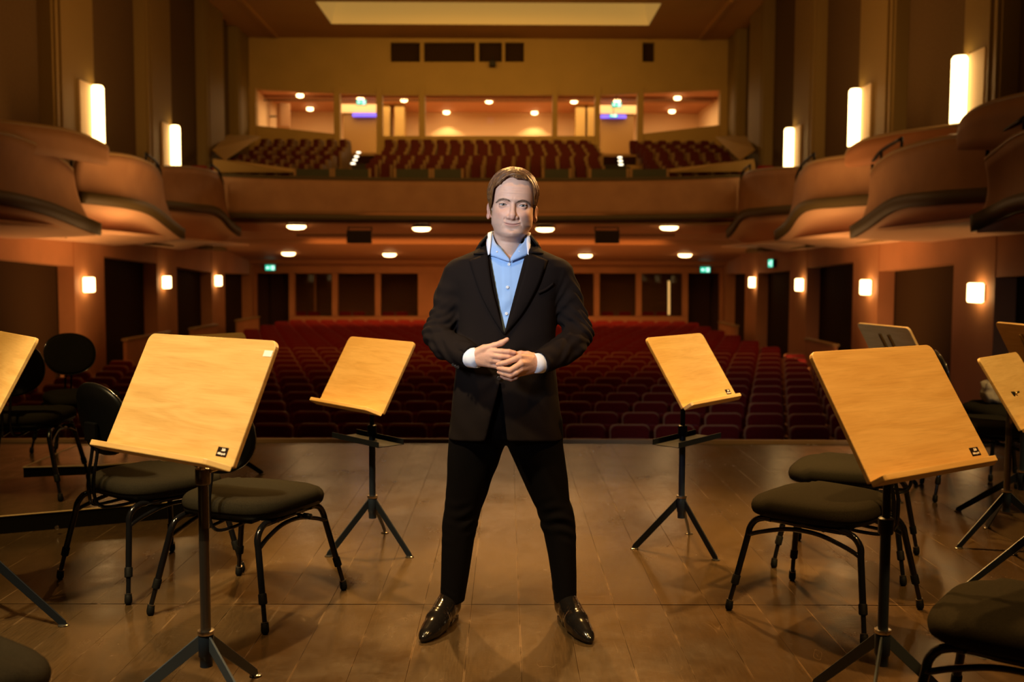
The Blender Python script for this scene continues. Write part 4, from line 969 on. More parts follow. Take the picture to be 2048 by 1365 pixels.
def section(X, Y, Z, rows, n=2.3, dflt=3.97):
    """rows: (py, left px, right px, centre depth, front, back) -> implicit of stacked superelliptic sections"""
    z = []; xc = []; w_ = []; yc = []; fr = []; bk = []
    for py, l, r, d, f, b in rows:
        A, B = PD(l, py, d), PD(r, py, d); z.append((A[2] + B[2]) / 2); xc.append((A[0] + B[0]) / 2); w_.append((B[0] - A[0]) / 2); yc.append(d); fr.append(f); bk.append(b)
    o = np.argsort(z); z = np.array(z)[o]
    I = lambda v: np.interp(Z, z, np.array(v)[o]).astype(np.float32)
    xc, w_, yc, fr, bk = map(I, (xc, w_, yc, fr, bk))
    dy = Y - yc; D = np.where(dy < 0, fr, bk)
    rho = (np.abs((X - xc) / w_) ** n + np.abs(dy / D) ** n) ** (1 / n)
    return (rho - 1) * np.minimum(w_, fr), (z[0], z[-1])
def W(px, py, d, r=None):
    p = PD(px, py, d); return (p[0], p[1], p[2]) if r is None else (p[0], p[1], p[2], r)
man = empty('person', (.005, 3.97, 0), label='man in a dark suit and open blue shirt standing with clasped hands at centre stage', cat='person')
def part(name, me_or_mb, m, parent=None, smooth=True, **k):
    if isinstance(me_or_mb, MB): o = me_or_mb.build(name, m, None, smooth=smooth, **k)
    else: o = link(name, me_or_mb, m, None, smooth)
    if parent is None: o.data.transform(Matrix.Translation(-man.location)); o.parent = man
    else: o.data.transform(Matrix.Translation(-man.location)); o.parent = parent
    return o
m_suit = mat('suit_wool', (.0115, .0080, .0070), .95, spec=.05, sheen=.0, bump=(900, .3))
m_trou = mat('trouser_wool', (.0035, .0028, .003), .95, spec=.05, bump=(900, .3))
m_shirt = mat('blue_shirt', (.30, .47, .78), .8, sheen=.1)
m_collar = mat('shirt_collar', (.29, .45, .78), .8, sheen=.1)
m_cuff = mat('white_cuff', (.72, .74, .84), .8)
m_btn = mat('pearl_button', (.75, .75, .78), .3)
m_sbtn = mat('suit_button', (.02, .016, .015), .25)
m_shoe = mat('black_leather', (.006, .005, .005), .16, spec=.6, coat=.4)
m_hair = mat('brown_hair', (.10, .041, .013), .38, spec=.4, noise=(90, (.22, .10, .032), (1, 1, 1)))
m_white = mat('eye_white', (.42, .37, .35), .3)
def skin():
    m = bpy.data.materials.new('skin'); m.use_nodes = True; nt = m.node_tree; b = nt.nodes['Principled BSDF']
    at = nt.nodes.new('ShaderNodeAttribute'); at.attribute_name = 'tint'
    n = nt.nodes.new('ShaderNodeTexNoise'); n.inputs['Scale'].default_value = 55; n.inputs['Detail'].default_value = 5; tc = nt.nodes.new('ShaderNodeTexCoord'); nt.links.new(tc.outputs['Object'], n.inputs[0])
    r = nt.nodes.new('ShaderNodeValToRGB'); r.color_ramp.elements[0].color = (.88, .85, .83, 1); r.color_ramp.elements[1].color = (1.06, 1.04, 1.02, 1); nt.links.new(n.outputs[0], r.inputs[0])
    mx = nt.nodes.new('ShaderNodeMixRGB'); mx.blend_type = 'MULTIPLY'; mx.inputs[0].default_value = 1; nt.links.new(at.outputs['Color'], mx.inputs[1]); nt.links.new(r.outputs[0], mx.inputs[2])
    nt.links.new(mx.outputs[0], b.inputs['Base Color']); b.inputs['Roughness'].default_value = .55; b.inputs['Specular IOR Level'].default_value = .4
    b.inputs['Subsurface Weight'].default_value = .12; b.inputs['Subsurface Radius'].default_value = (.010, .004, .002); b.inputs['Subsurface Scale'].default_value = 1.
    bp = nt.nodes.new('ShaderNodeBump'); bp.inputs['Strength'].default_value = .12; bp.inputs['Distance'].default_value = .001
    n2 = nt.nodes.new('ShaderNodeTexNoise'); n2.inputs['Scale'].default_value = 420; nt.links.new(tc.outputs['Object'], n2.inputs[0]); nt.links.new(n2.outputs[0], bp.inputs['Height']); nt.links.new(bp.outputs[0], b.inputs['Normal'])
    return m
m_skin = skin()
# ---- jacket
TR = [(470, 992, 1044, 3.99, .050, .055), (484, 984, 1053, 3.99, .066, .085), (492, 972, 1064, 3.985, .080, .10), (501, 952, 1086, 3.98, .094, .112), (510, 930, 1107, 3.975, .104, .12), (520, 912, 1124, 3.97, .112, .125), (535, 900, 1136, 3.97, .120, .13), (560, 899, 1132, 3.97, .130, .13),
      (600, 912, 1117, 3.97, .140, .125), (650, 915, 1112, 3.97, .142, .12), (700, 914, 1109, 3.97, .146, .12), (745, 911, 1112, 3.97, .150, .12), (800, 904, 1118, 3.97, .152, .128), (850, 900, 1123, 3.97, .150, .135), (900, 897, 1127, 3.97, .148, .135)]
tz = np.array([PD(1015, r[0], 3.97)[2] for r in TR])[::-1]
def torso_front(x, z, n=2.3, inset=0.):
    g = lambda k: np.interp(z, tz, np.array([k(r) for r in TR])[::-1])
    xc = g(lambda r: (PD(r[1], r[0], r[3])[0] + PD(r[2], r[0], r[3])[0]) / 2); w_ = g(lambda r: (PD(r[2], r[0], r[3])[0] - PD(r[1], r[0], r[3])[0]) / 2) - inset
    q = min(abs((x - xc) / w_), .999); return g(lambda r: r[3]) - (g(lambda r: r[4]) - inset) * (1 - q ** n) ** (1 / n)
h = .0044
lo, hi = (-.40, 3.60, .70), (.40, 4.15, 1.56); X, Y, Z = field(lo, hi, h)
f, _ = section(X, Y, Z, TR)
Lz = PD(1015, 883, 3.9)[2]
slL = [W(920, 553, 3.975, .068), W(902, 592, 3.97, .0615), W(887, 640, 3.95, .0555), W(875, 668, 3.92, .0555), W(892, 690, 3.87, .056), W(916, 702, 3.82, .053), W(946, 716, 3.735, .046)]
slR = [W(1114, 553, 3.975, .068), W(1132, 592, 3.97, .0615), W(1148, 640, 3.95, .0555), W(1157, 668, 3.92, .056), W(1141, 691, 3.87, .057), W(1116, 707, 3.82, .054), W(1076, 727, 3.735, .047)]
for sl in (slL, slR):
    g = chain(X, Y, Z, sl, .015)
    e, p0 = np.array(sl[3][:3]), np.array(sl[0][:3])
    # cloth folds: rings along the upper sleeve near the elbow and creases on the forearm
    dE = np.sqrt((X - e[0]) ** 2 + (Y - e[1]) ** 2 + (Z - e[2]) ** 2)
    s_ = 1 if sl is slR else -1
    warp = .022 * np.sin(X * 31 + Y * 17) + .016 * np.sin(Y * 43 + 1 + X * 20)
    g = g + .0060 * np.sin((Z * 1.0 + warp + (X - e[0]) * s_ * .5) * 170) * np.exp(-(dE / .085) ** 2) + .0034 * np.sin((Z + warp * 1.6 - (X - e[0]) * s_ * .8) * 95) * np.exp(-((dE - .14) / .10) ** 2)
    q = np.array(sl[-1][:3]); d = q - np.array(sl[-2][:3]); d /= np.linalg.norm(d); q = q - d * .006
    cut = (X - q[0]) * d[0] + (Y - q[1]) * d[1] + (Z - q[2]) * d[2]
    g = smax(g, cut, .006)
    # hollow opening at the cuff
    inner = rcone(X, Y, Z, q - d * .03, q + d * .05, .0385, .0385); g = np.maximum(g, -inner)
    f = smin(f, g, .022) if True else f
# soft drape folds radiating from the button
bx, by_, bz_ = W(1001, 745, 3.82)
ang_ = np.arctan2(Z - bz_, X - bx); rad_ = np.sqrt((X - bx) ** 2 + (Z - bz_) ** 2)
f = f + .0026 * np.sin(ang_ * 9 + rad_ * 14) * np.exp(-((rad_ - .10) / .10) ** 2) * (Y < 3.9)
f = f + .0020 * np.sin((X * 60 + 3 * np.sin(Z * 16))) * np.exp(-((Z - (Lz + .05)) / .12) ** 2)
# hem
front = (Y < 3.96)
hem = Lz + .002 + .010 * np.cos(X * 8)
f = smax(f, hem - Z, .006)
def halfplane(a, b, d=3.83):
    """signed distance in the x-z plane to the line through two picture points, positive on the right when walking up the picture"""
    A, B = PD(*a, d), PD(*b, d); t = np.array([B[0] - A[0], B[2] - A[2]]); t /= np.linalg.norm(t)
    return (X - A[0]) * t[1] - (Z - A[2]) * t[0]
def region(polys):  # polys: list of (x,z) convex polygon points in picture coordinates, counter-clockwise on screen -> negative inside
    r = None
    for a, b in zip(polys, polys[1:] + polys[:1]):
        g = halfplane(a, b); r = g if r is None else np.maximum(r, g)
    return r
# opening of the shirt V (left edge up, then right edge down)
V = np.maximum(-halfplane((1008, 669), (975, 488)), halfplane((1008, 669), (1060, 474)))
f = np.maximum(f, -np.maximum(V, Y - 3.955))
# cutaway below the button
C1 = np.maximum(np.maximum(-halfplane((973, 876), (1001, 762)), halfplane((1014, 880), (1001, 762))), Y - 3.90)
f = smax(f, -C1, .008)
# round the left front corner
cc = W(958, 862, 3.83)
corner = np.maximum(np.maximum(cc[0] - X, Z - cc[2]), .030 - np.sqrt((X - cc[0]) ** 2 + (Z - cc[2]) ** 2))
P3, Q = surface_nets(f.astype(np.float32), lo, h)
jacket = part('jacket', to_mesh('jacket', P3, Q), m_suit)
sm = jacket.modifiers.new('s', 'SMOOTH'); sm.factor = .5; sm.iterations = 3
# neck hole is covered by the collar pieces below
def surf_strip(name, inner, outer, m, off_i=.012, off_o=.006, k=7, cols=7, th=.0035, parent=None, inset=0.):
    a, b = cat(inner, k), cat(outer, k); rows = []
    for j in range(cols):
        t = j / (cols - 1); row = []
        for p, q in zip(a, b):
            px, py = p * (1 - t) + q * t; w0 = PD(px, py, 3.85); y = torso_front(w0[0], w0[2], inset=inset); w1 = PD(px, py, y); y = torso_front(w1[0], w1[2], inset=inset) - (off_i * (1 - t) + off_o * t) - .004 * math.sin(math.pi * t)
            row.append(tuple(PD(px, py, y)))
        rows.append(row)
    mb = MB().grid(rows); o = mb.build(name, m, None, smooth=True)
    md = o.modifiers.new('s', 'SOLIDIFY'); md.thickness = th; md.offset = 0; o.data.transform(Matrix.Translation(-man.location)); o.parent = parent or man; return o
surf_strip('lapel', [(975, 507), (979, 545), (986, 585), (997, 626), (1008, 668)], [(938, 521), (949, 556), (962, 592), (983, 632), (1007, 669)], m_suit, parent=jacket)
surf_strip('lapel', [(1056, 505), (1049, 545), (1039, 578), (1026, 622), (1008, 668)], [(1095, 521), (1086, 548), (1073, 580), (1046, 627), (1010, 670)], m_suit, parent=jacket)
surf_strip('jacket_collar', [(977, 470), (972, 484), (974, 508)], [(966, 480), (955, 493), (947, 509)], m_suit, parent=jacket, off_i=.016, off_o=.008, cols=5)
surf_strip('jacket_collar', [(1057, 470), (1061, 484), (1057, 506)], [(1068, 480), (1079, 492), (1087, 508)], m_suit, parent=jacket, off_i=.016, off_o=.008, cols=5)
def ring_patch(name, A, B, m, parent): return patch(name, A, B, m, parent=parent, th=.004)
surf_strip('breast_pocket', [(1077, 583), (1092, 576), (1106, 565)], [(1078, 589), (1093, 582), (1107, 571)], m_suit, parent=jacket, off_i=.004, off_o=.003, cols=3)
bt = W(1001, 746, 3.818)
for name, px, py, d, r in (('front_button', 998, 757, 3.806, .0095), ('sleeve_button', 906, 730, 3.782, .006), ('sleeve_button', 911, 733, 3.772, .006), ('sleeve_button', 916, 735, 3.762, .006)):
    p = W(px, py, d); mb = MB(); mb.lathe([(r, 0), (r, .002), (r * .8, .0035), (r * .5, .0028)], p, 16, mtx=Matrix.Rotation(R(90), 3, 'X')); part(name, mb, m_sbtn, jacket)
# ---- shirt
h = .004
lo, hi = (-.16, 3.80, 1.10), (.17, 4.06, 1.60); X, Y, Z = field(lo, hi, h)
rows = [(py, l + 9, r - 9, d, fr_ - .016, bk - .02) for py, l, r, d, fr_, bk in TR]
f, _ = section(X, Y, Z, rows)
f = f + .0022 * np.sin(X * 60 + Z * 55 + 2 * np.sin(Z * 20)) * gz(Z - 1.42, .09) + .0018 * np.sin(Z * 70 - X * 90) * gz(Z - 1.28, .07)
pl = PD(1015, 560, 3.85)[0]
f = f - .0022 * (1 / (1 + np.exp((np.abs(X - pl + (Z - 1.3) * .02) - .015) / .0012)))
f = np.maximum(f, 1.12 - Z)
nv = np.maximum(np.maximum(-halfplane((1019, 520), (996, 484), 3.86), halfplane((1019, 520), (1042, 484), 3.86)), Y - 3.99); f = np.maximum(f, -nv)
f = np.maximum(f, Z - W(1015, 486, 3.9)[2])
P3, Q = surface_nets(f.astype(np.float32), lo, h); shirt = part('shirt', to_mesh('shirt', P3, Q), m_shirt)
shirt.modifiers.new('s', 'SMOOTH').iterations = 2
for px, py in ((1018, 529), (1015, 575), (1013, 628)):
    w0 = PD(px, py, 3.86); y = torso_front(w0[0], w0[2], inset=.016) - .0035; p = PD(px, py, y)
    mb = MB(); mb.lathe([(.0062, 0), (.0064, .0012), (.005, .0024), (.003, .0018)], p, 14, mtx=Matrix.Rotation(R(90), 3, 'X')); part('shirt_button', mb, m_btn, shirt)
def patch(name, A, B, m, cols=6, k=6, bulge=.004, parent=None, th=.0022):
    a, b = cat([np.array(W(*q)) for q in A], k), cat([np.array(W(*q)) for q in B], k); rows = []
    for j in range(cols):
        t = j / (cols - 1); rows.append([tuple(p * (1 - t) + q * t + np.array([0, -bulge * math.sin(math.pi * t), 0])) for p, q in zip(a, b)])
    o = MB().grid(rows).build(name, m, None, smooth=True); md = o.modifiers.new('s', 'SOLIDIFY'); md.thickness = th; md.offset = 0
    o.data.transform(Matrix.Translation(-man.location)); o.parent = parent or man; return o
patch('collar_leaf', [(977, 467, 3.985), (974, 488, 3.925), (977, 508, 3.885), (992, 515, 3.866), (1008, 521, 3.858), (1019, 524, 3.855)], [(984, 463, 3.99), (989, 481, 3.925), (994, 490, 3.892), (1001, 497, 3.876), (1009, 506, 3.868), (1018, 517, 3.861)], m_collar, parent=shirt)
patch('collar_leaf', [(1060, 467, 3.985), (1060, 488, 3.925), (1057, 508, 3.885), (1045, 514, 3.866), (1031, 520, 3.858), (1021, 524, 3.855)], [(1053, 463, 3.99), (1049, 481, 3.925), (1043, 489, 3.892), (1036, 496, 3.876), (1029, 505, 3.868), (1021, 517, 3.861)], m_collar, parent=shirt)
patch('collar_lit_edge', [(976, 466, 3.975), (973, 488, 3.914), (976, 511, 3.868)], [(983, 464, 3.972), (982, 486, 3.904), (979, 509, 3.864)], m_cuff, parent=shirt)  # white strips paint strong light on the collar's outer fold
patch('collar_lit_edge', [(1061, 466, 3.975), (1061, 488, 3.914), (1058, 511, 3.868)], [(1054, 464, 3.972), (1053, 486, 3.904), (1055, 509, 3.864)], m_cuff, parent=shirt)
patch('collar_stand', [(1053, 464, 3.99), (1045, 462, 4.04), (1018, 460, 4.062), (992, 462, 4.04), (984, 464, 3.99)], [(1060, 486, 3.98), (1050, 484, 4.05), (1018, 482, 4.075), (986, 484, 4.05), (976, 486, 3.98)], m_collar, parent=shirt)
for px in (994, 1038):
    p = W(px, 504, 3.868); mb = MB(); mb.lathe([(.0038, 0), (.0038, .0012), (.002, .0018)], p, 10, mtx=Matrix.Rotation(R(90), 3, 'X')); part('collar_button', mb, m_btn, shirt)
for sl, tip in ((slL, W(955, 717, 3.715)), (slR, W(1066, 727, 3.715))):
    q = np.array(sl[-1][:3]); d = np.array(tip) - q; d /= np.linalg.norm(d); a = q - d * .02; e = np.array(tip)
    mb = MB(); mb.tube([a, q, e, e + d * .001, e - d * .004, q], [.038, .0385, .037, .0345, .034, .034], 28, cap=False); part('shirt_cuff', mb, m_cuff, shirt)
patch('jacket_collar', [(1061, 474, 3.93), (1058, 466, 4.00), (1044, 460, 4.06), (1018, 457, 4.085), (992, 460, 4.06), (978, 466, 4.00), (973, 474, 3.93)], [(1075, 492, 3.93), (1074, 486, 4.02), (1052, 482, 4.08), (1018, 480, 4.10), (984, 482, 4.08), (961, 486, 4.02), (959, 492, 3.93)], m_suit, parent=jacket, th=.006)
# ---- trousers
LL = [(735, 924, 1024), (800, 912, 1020), (840, 902, 1016), (885, 898, 1013), (905, 896, 1004), (930, 894, 995), (960, 893, 984), (1000, 891, 970), (1018, 889, 963), (1034, 886, 959), (1042, 885, 955), (1052, 884, 957), (1066, 884, 951), (1110, 883, 944), (1150, 882, 938), (1190, 881, 931), (1213, 879, 928)]
RL = [(735, 1004, 1102), (800, 1008, 1112), (840, 1008, 1124), (885, 1011, 1125), (905, 1020, 1128), (930, 1032, 1131), (960, 1046, 1135), (1000, 1064, 1139), (1018, 1073, 1146), (1034, 1077, 1149), (1042, 1081, 1150), (1052, 1080, 1151), (1066, 1087, 1152), (1110, 1096, 1152), (1150, 1102, 1153), (1190, 1107, 1153), (1213, 1108, 1154)]
def legrows(T):
    o = []
    for py, l, r in T:
        t = (py - 885) / 325; dh = np.interp(py, [735, 840, 900, 960, 1035, 1100, 1213], [.115, .122, .105, .092, .076, .072, .062]); o.append((py, l, r, 3.985 + .045 * max(t, 0), dh, dh * 1.03))
    return o
h = .0048
lo, hi = (-.32, 3.82, .055), (.34, 4.17, 1.10); X, Y, Z = field(lo, hi, h)
fa, _ = section(X, Y, Z, legrows(LL), 2.2); fb, _ = section(X, Y, Z, legrows(RL), 2.2)
f = smin(fa, fb, .012)
fw, _ = section(X, Y, Z, [(725, 922, 1104, 3.985, .122, .11), (800, 912, 1112, 3.985, .124, .115), (850, 906, 1118, 3.985, .122, .12), (872, 904, 1121, 3.985, .11, .12), (890, 920, 1105, 3.985, .06, .09)], 2.3)
fw = np.maximum(fw, W(1015, 884, 3.985)[2] - Z); f = smin(f, fw, .02)
kz = PD(1015, 1040, 4.0)[2]; hz = PD(1015, 1205, 4.03)[2]
f = f + .0046 * (.45 + .55 * np.sin(X * 34 + Z * 22 + Y * 12)) * np.sin(Z * 118 + 3.2 * np.sin(X * 22) + 1.5 * np.sin(Y * 30)) * gz(Z - kz, .07) + .0024 * (.4 + .6 * np.sin(X * 30 - Z * 25)) * np.sin(Z * 165 + 4 * np.sin(X * 30 + 1) + 2 * np.sin(Y * 26)) * gz(Z - hz, .05) + .002 * np.sin(X * 70 + Z * 20) * gz(Z - .62, .12)
f = np.maximum(f, .083 + .012 * (Y - 4.03) * 6 - Z); f = np.maximum(f, Z - 1.06)
P3, Q = surface_nets(f.astype(np.float32), lo, h); tr_ = part('trousers', to_mesh('trousers', P3, Q), m_trou)
tr_.modifiers.new('s', 'SMOOTH').iterations = 3
# ---- boots
def boot(heel, toe, ank, flip):
    hx, hy = heel; tx, ty = toe; d = np.array([tx - hx, ty - hy]); L = np.linalg.norm(d); d /= L; s_ = np.array([-d[1], d[0]]) * flip
    at = lambda t, side, z: (hx + d[0] * L * t + s_[0] * side, hy + d[1] * L * t + s_[1] * side, z)
    h = .0028
    lo = (min(hx, tx) - .07, min(hy, ty) - .03, -.006); hi = (max(hx, tx) + .07, max(hy, ty) + .07, .15); X, Y, Z = field(lo, hi, h)
    up_ = [(*at(.14, 0, .052), .036), (*at(.38, .002, .052), .040), (*at(.62, .005, .040), .042), (*at(.80, .003, .026), .034), (*at(.93, -.001, .019), .021), (*at(1.0, -.003, .015), .012)]
    g = chain(X, Y, Z, up_, .034)
    g = smin(g, rcone(X, Y, Z, at(.18, 0, .06), (ank[0], ank[1], .135), .041, .048), .03)
    g = smin(g, rcone(X, Y, Z, at(.30, 0, .085), at(.62, .002, .055), .034, .026), .03)
    g = g - .0006 * np.sin(((X - hx) * d[0] + (Y - hy) * d[1]) * 260) * gz((X - hx) * d[0] + (Y - hy) * d[1] - .19, .03) * (Z > .03)
    g = smax(g, .012 - Z, .003)
    so = chain(X, Y, Z * 0 + 0, [(*a[:2], 0, a[3] - .002 - .006 * (a[3] > .035)) for a in up_], .018); so = np.maximum(so, np.abs(Z - .009) - .0055)
    ax_ = (X - hx) * d[0] + (Y - hy) * d[1]
    lift = np.maximum(so + .0, -1)
    hb = chain(X, Y, Z * 0, [(*at(.12, 0, 0)[:2], 0, .030), (*at(.22, 0, 0)[:2], 0, .031)], .01); hb = np.maximum(hb, np.abs(Z - .007) - .0068); hb = np.maximum(hb, ax_ - .095)
    so = np.maximum(so, (.0045 - Z) * (ax_ < .2) - 1e-4 * (ax_ >= .2))
    up_m = surface_nets(g.astype(np.float32), lo, h); so_m = surface_nets(np.minimum(so, hb).astype(np.float32), lo, h)
    root = part('boot', to_mesh('boot', *up_m), m_shoe); root.modifiers.new('s', 'SMOOTH').iterations = 8
    part('sole', to_mesh('sole', *so_m), m_shoe, root)
    return root
boot((-.213, 4.085), (-.316, 3.762), (-.222, 4.04), 1)
boot((.232, 4.08), (.322, 3.752), (.238, 4.04), -1)
# ---- head
s = math.sin(R(3.2)); c = math.cos(R(3.2)); O = np.array(W(1025.8, 412.4, 3.965))
HM = Matrix(((c, 0, s, O[0]), (0, 1, 0, O[1]), (-s, 0, c, O[2]), (0, 0, 0, 1)))
K = .001
hp = np.array([(-200, 20, 30, 30), (-140, 28, 48, 20), (-131, 38, 66, 26), (-123, 46, 84, 34), (-110, 60, 91, 44), (-92, 72, 86, 58), (-76, 80.5, 88, 68), (-55, 82.5, 89, 80), (-30, 81, 88, 94), (0, 82, 87, 106), (22, 83, 92, 112), (45, 83, 94, 116), (70, 81, 91, 114), (92, 74, 82, 104), (110, 62, 68, 90), (125, 45, 50, 66), (135, 26, 30, 40), (140, 6, 8, 10)], float)
zz = np.linspace(-200, 140, 341); sp_ = [np.interp(zz, hp[:, 0], hp[:, i]) for i in (1, 2, 3)]
ker = np.exp(-np.linspace(-2, 2, 13) ** 2); ker /= ker.sum()
sp_ = [np.convolve(np.pad(q, 6, 'edge'), ker, 'valid') for q in sp_]
h = 1.75
U, Wd, Vv = field((-104, -132, -232), (106, 126, 150), h)
wW, wF, wB = [np.interp(Vv, zz, q).astype(np.float32) for q in sp_]
D = np.where(Wd < 0, wF, wB)
n = 2.15
f = ((np.abs(U / wW) ** n + np.abs(Wd / D) ** n) ** (1 / n) - 1) * np.minimum(wW, wF)
f = smax(f, -(Vv + 134), 10)
fm = 1 / (1 + np.exp((Wd + 40) / 6))      # front mask
uu_ = np.abs(U)
disp = np.zeros(np.broadcast(U, Vv).shape, np.float32)
def add(a, cu, cv, su, sv): 
    global disp
    disp = disp + a * (np.exp(-((uu_ - cu) / su) ** 2 - ((Vv - cv) / sv) ** 2) if cu else np.exp(-(U / su) ** 2 - ((Vv - cv) / sv) ** 2))
add(4.0, 32, 16, 24, 9); add(2.5, 0, 20, 20, 10)           # brow ridge
add(-10, 38, -3, 19, 14); add(-6, 17, -2, 9, 12)           # sockets, inner corners
add(5.5, 52, -34, 20, 17); add(2.5, 34, -45, 14, 14)       # cheeks
add(-3, 62, -80, 16, 24)                                   # hollow beside the mouth
# nose
ridge = np.interp(Vv, [-66, -60, -55, -48, -38, -20, 0, 14, 26], [0, 5, 19, 27, 24, 15, 7, 3, 0]).astype(np.float32)
rw = np.interp(Vv, [-60, -48, -30, 0, 20], [15, 14.5, 11, 8.5, 12]).astype(np.float32)
disp = disp + .35 * ridge * np.exp(-(U / rw) ** 2)
add(-3, 27, -56, 4, 7)
# nasolabial folds
for t in np.linspace(0, 1, 9): add(-.75, 28 + 12 * t, -54 - 30 * t, 3.4, 4.5)
add(3.0, 0, -76, 30, 13)                                   # mouth mound
ml = -77 + .0055 * U ** 2
act = 1 / (1 + np.exp((uu_ - 29) / 2.2))
disp = disp + act * (2.2 * np.exp(-((Vv - (ml + 3.6)) / 3.4) ** 2) * (1 - .28 * np.exp(-(U / 5) ** 2)) + 3.4 * np.exp(-((Vv - (ml - 5)) / 4.6) ** 2) * np.exp(-(U / 24) ** 2) - 4.8 * np.exp(-((Vv - ml) / 1.5) ** 2))
add(-2.4, 33, -75, 4, 5); add(-1.2, 0, -66, 3, 5); add(-3.2, 0, -95, 16, 5); add(5, 0, -114, 17, 11); add(-.8, 0, -114, 3, 8)
add(-1.0, 0, 24, 3, 7)
for vq in (40, 50, 60): disp = disp - .75 * np.exp(-((Vv - vq - .0010 * U ** 2) / 2.2) ** 2) * np.exp(-(U / 42) ** 2)
for t in np.linspace(0, 1, 5): add(-.5, 24 + 22 * t, -20 + -4 * math.sin(3.1 * t), 5, 2.2)   # under-eye crease
disp = disp * fm
disp = np.clip(disp, -16, 34)
f = f - disp * .96
nose = smin(rcone(U, Wd, Vv, (0, -82, 10), (0, -99, -38), 8.0, 10.5), rcone(U, Wd, Vv, (0, -101, -43), (0, -101, -48), 12.5, 11.5), 8)
for sg in (-1, 1): nose = smin(nose, ell(U, Wd, Vv, (sg * 15.5, -90, -49.5), (8.6, 11, 8.2)), 6)
nose = smin(nose, rcone(U, Wd, Vv, (0, -92, -56), (0, -86, -60), 6, 5), 5)
for sg in (-1, 1): nose = smax(nose, -ell(U, Wd, Vv, (sg * 8.5, -97, -59), (4.6, 6.5, 3.6)), 1.5)
f = smin(f, nose, 6)
# neck
f = smin(f, rcone(U, Wd, Vv, (-6, 30, -60), (-14, 22, -190), 60, 63), 12)
f = smin(f, ell(U, Wd, Vv, (-3, -24, -131), (40, 32, 13)), 10)
f = smin(f, rcone(U, Wd, Vv, (-15, 2, -185), (-18, -14, -225), 52, 60), 14)
# ears
for sg, cv in ((-1, -22), (1, -24)):
    e = ell(U * math.cos(.35) - sg * (Wd + 0) * math.sin(.35) * -1, Wd, Vv, (sg * 86, 22, cv), (8, 17, 32)) if False else None
    Ue = U - (92 if sg > 0 else -95); We = Wd - 20; a = sg * .45
    u2 = Ue * math.cos(a) + We * math.sin(a) * -1; w2 = Ue * math.sin(a) + We * math.cos(a)
    v2 = Vv - cv - .10 * w2
    q = np.sqrt((u2 / 6.5) ** 2 + (w2 / np.where(v2 > 0, 19, 14 + v2 * .1)) ** 2 + (v2 / 32) ** 2); e = (q - 1) * 6.5
    q2 = np.sqrt(((u2 - sg * 6) / 6) ** 2 + ((w2 - 1) / 12) ** 2 + ((v2 - 2) / 22) ** 2); e = smax(e, -(q2 - 1) * 6, 2.5)
    e = smin(e, ell(u2, w2, v2, (sg * .5, 2, -24), (5.5, 8, 9)), 4)
    e = smin(e, ell(U, Wd, Vv, (sg * 86, 26, cv - 4), (9, 11, 24)), 6)
    f = smin(f, e, 6)
# eyes: lids over the eyeballs, then the opening
ER = 14.2
eyes = []
for sg in (-1, 1):
    cu = sg * 38.5; ecv = -1.5; ecw = -66.5
    lid = np.sqrt((U - cu) ** 2 + (Wd - ecw) ** 2 + (Vv - ecv) ** 2) - (ER + 1.9)
    f = smin(f, lid, 5)
    du = (U - cu) / 16.8
    vu = ecv + 4.3 * np.clip(1 - (np.abs(du + sg * -.08)) ** 2.3, -1, 1) - .8 * du * sg * -1; vl = ecv - 4.6 * np.clip(1 - np.abs(du) ** 2.1, -1, 1)
    opn = np.maximum(np.maximum(Vv - vu, vl - Vv), np.maximum(np.abs(U - cu) - 16, Wd + 60))
    # crease above the lid
    f = f + .9 * np.exp(-((Vv - (ecv + 8.6 - 4.0 * du ** 2)) / 1.5) ** 2) * np.exp(-(du / 1.05) ** 4) * (Wd < -50)
    f = np.maximum(f, -opn); eyes.append((cu, ecw, ecv))
P3, Q = surface_nets(f.astype(np.float32), (-104, -132, -232), h)
# light smoothing by one neighbour average
def smooth_v(V, Q, it=1, lam=.5):
    E2 = np.concatenate([Q[:, [0, 1]], Q[:, [1, 2]], Q[:, [2, 3]], Q[:, [3, 0]]])
    for _ in range(it):
        acc = np.zeros_like(V); cn = np.zeros(len(V)); np.add.at(acc, E2[:, 0], V[E2[:, 1]]); np.add.at(cn, E2[:, 0], 1); np.add.at(acc, E2[:, 1], V[E2[:, 0]]); np.add.at(cn, E2[:, 1], 1)
        V = V * (1 - lam) + lam * acc / cn[:, None]
    return V
P3 = smooth_v(P3, Q, 1, .6)
headV = P3.copy(); u, w_, v = P3.T
base = np.tile(np.array([.68, .415, .305]), (len(P3), 1))
def blend(mask, colr):
    global base
    base = base * (1 - mask[:, None]) + np.array(colr) * mask[:, None]
fr_ = (w_ < -40)
blend(.35 * np.exp(-((np.abs(u) - 48) / 20) ** 2 - ((v + 38) / 18) ** 2) * fr_, (.66, .28, .20))
blend(.45 * np.exp(-(u / 14) ** 2 - ((v + 50) / 11) ** 2) * fr_, (.66, .27, .19))
mlv = -77 + .0055 * u ** 2
blend(.6 / (1 + np.exp((np.abs(u) - 28) / 1.5)) * (np.exp(-((v - (mlv + 2)) / 2.8) ** 4) + np.exp(-((v - (mlv - 4)) / 4.2) ** 4)).clip(0, 1) * fr_, (.52, .20, .165))
blend(.7 / (1 + np.exp((np.abs(u) - 29) / 1.5)) * np.exp(-((v - mlv) / 1.1) ** 2) * fr_, (.20, .06, .05))
blend(.38 * (1 / (1 + np.exp((v + 62) / 5))) * (1 / (1 + np.exp(-(v + 128) / 6))) * (1 - np.exp(-(u / 30) ** 2 - ((v + 78) / 12) ** 2)) * (w_ < 10), (.42, .29, .24))
blend(.3 * np.exp(-((np.abs(u) - 38) / 15) ** 2 - ((v + 14) / 6) ** 2) * fr_, (.50, .26, .21))
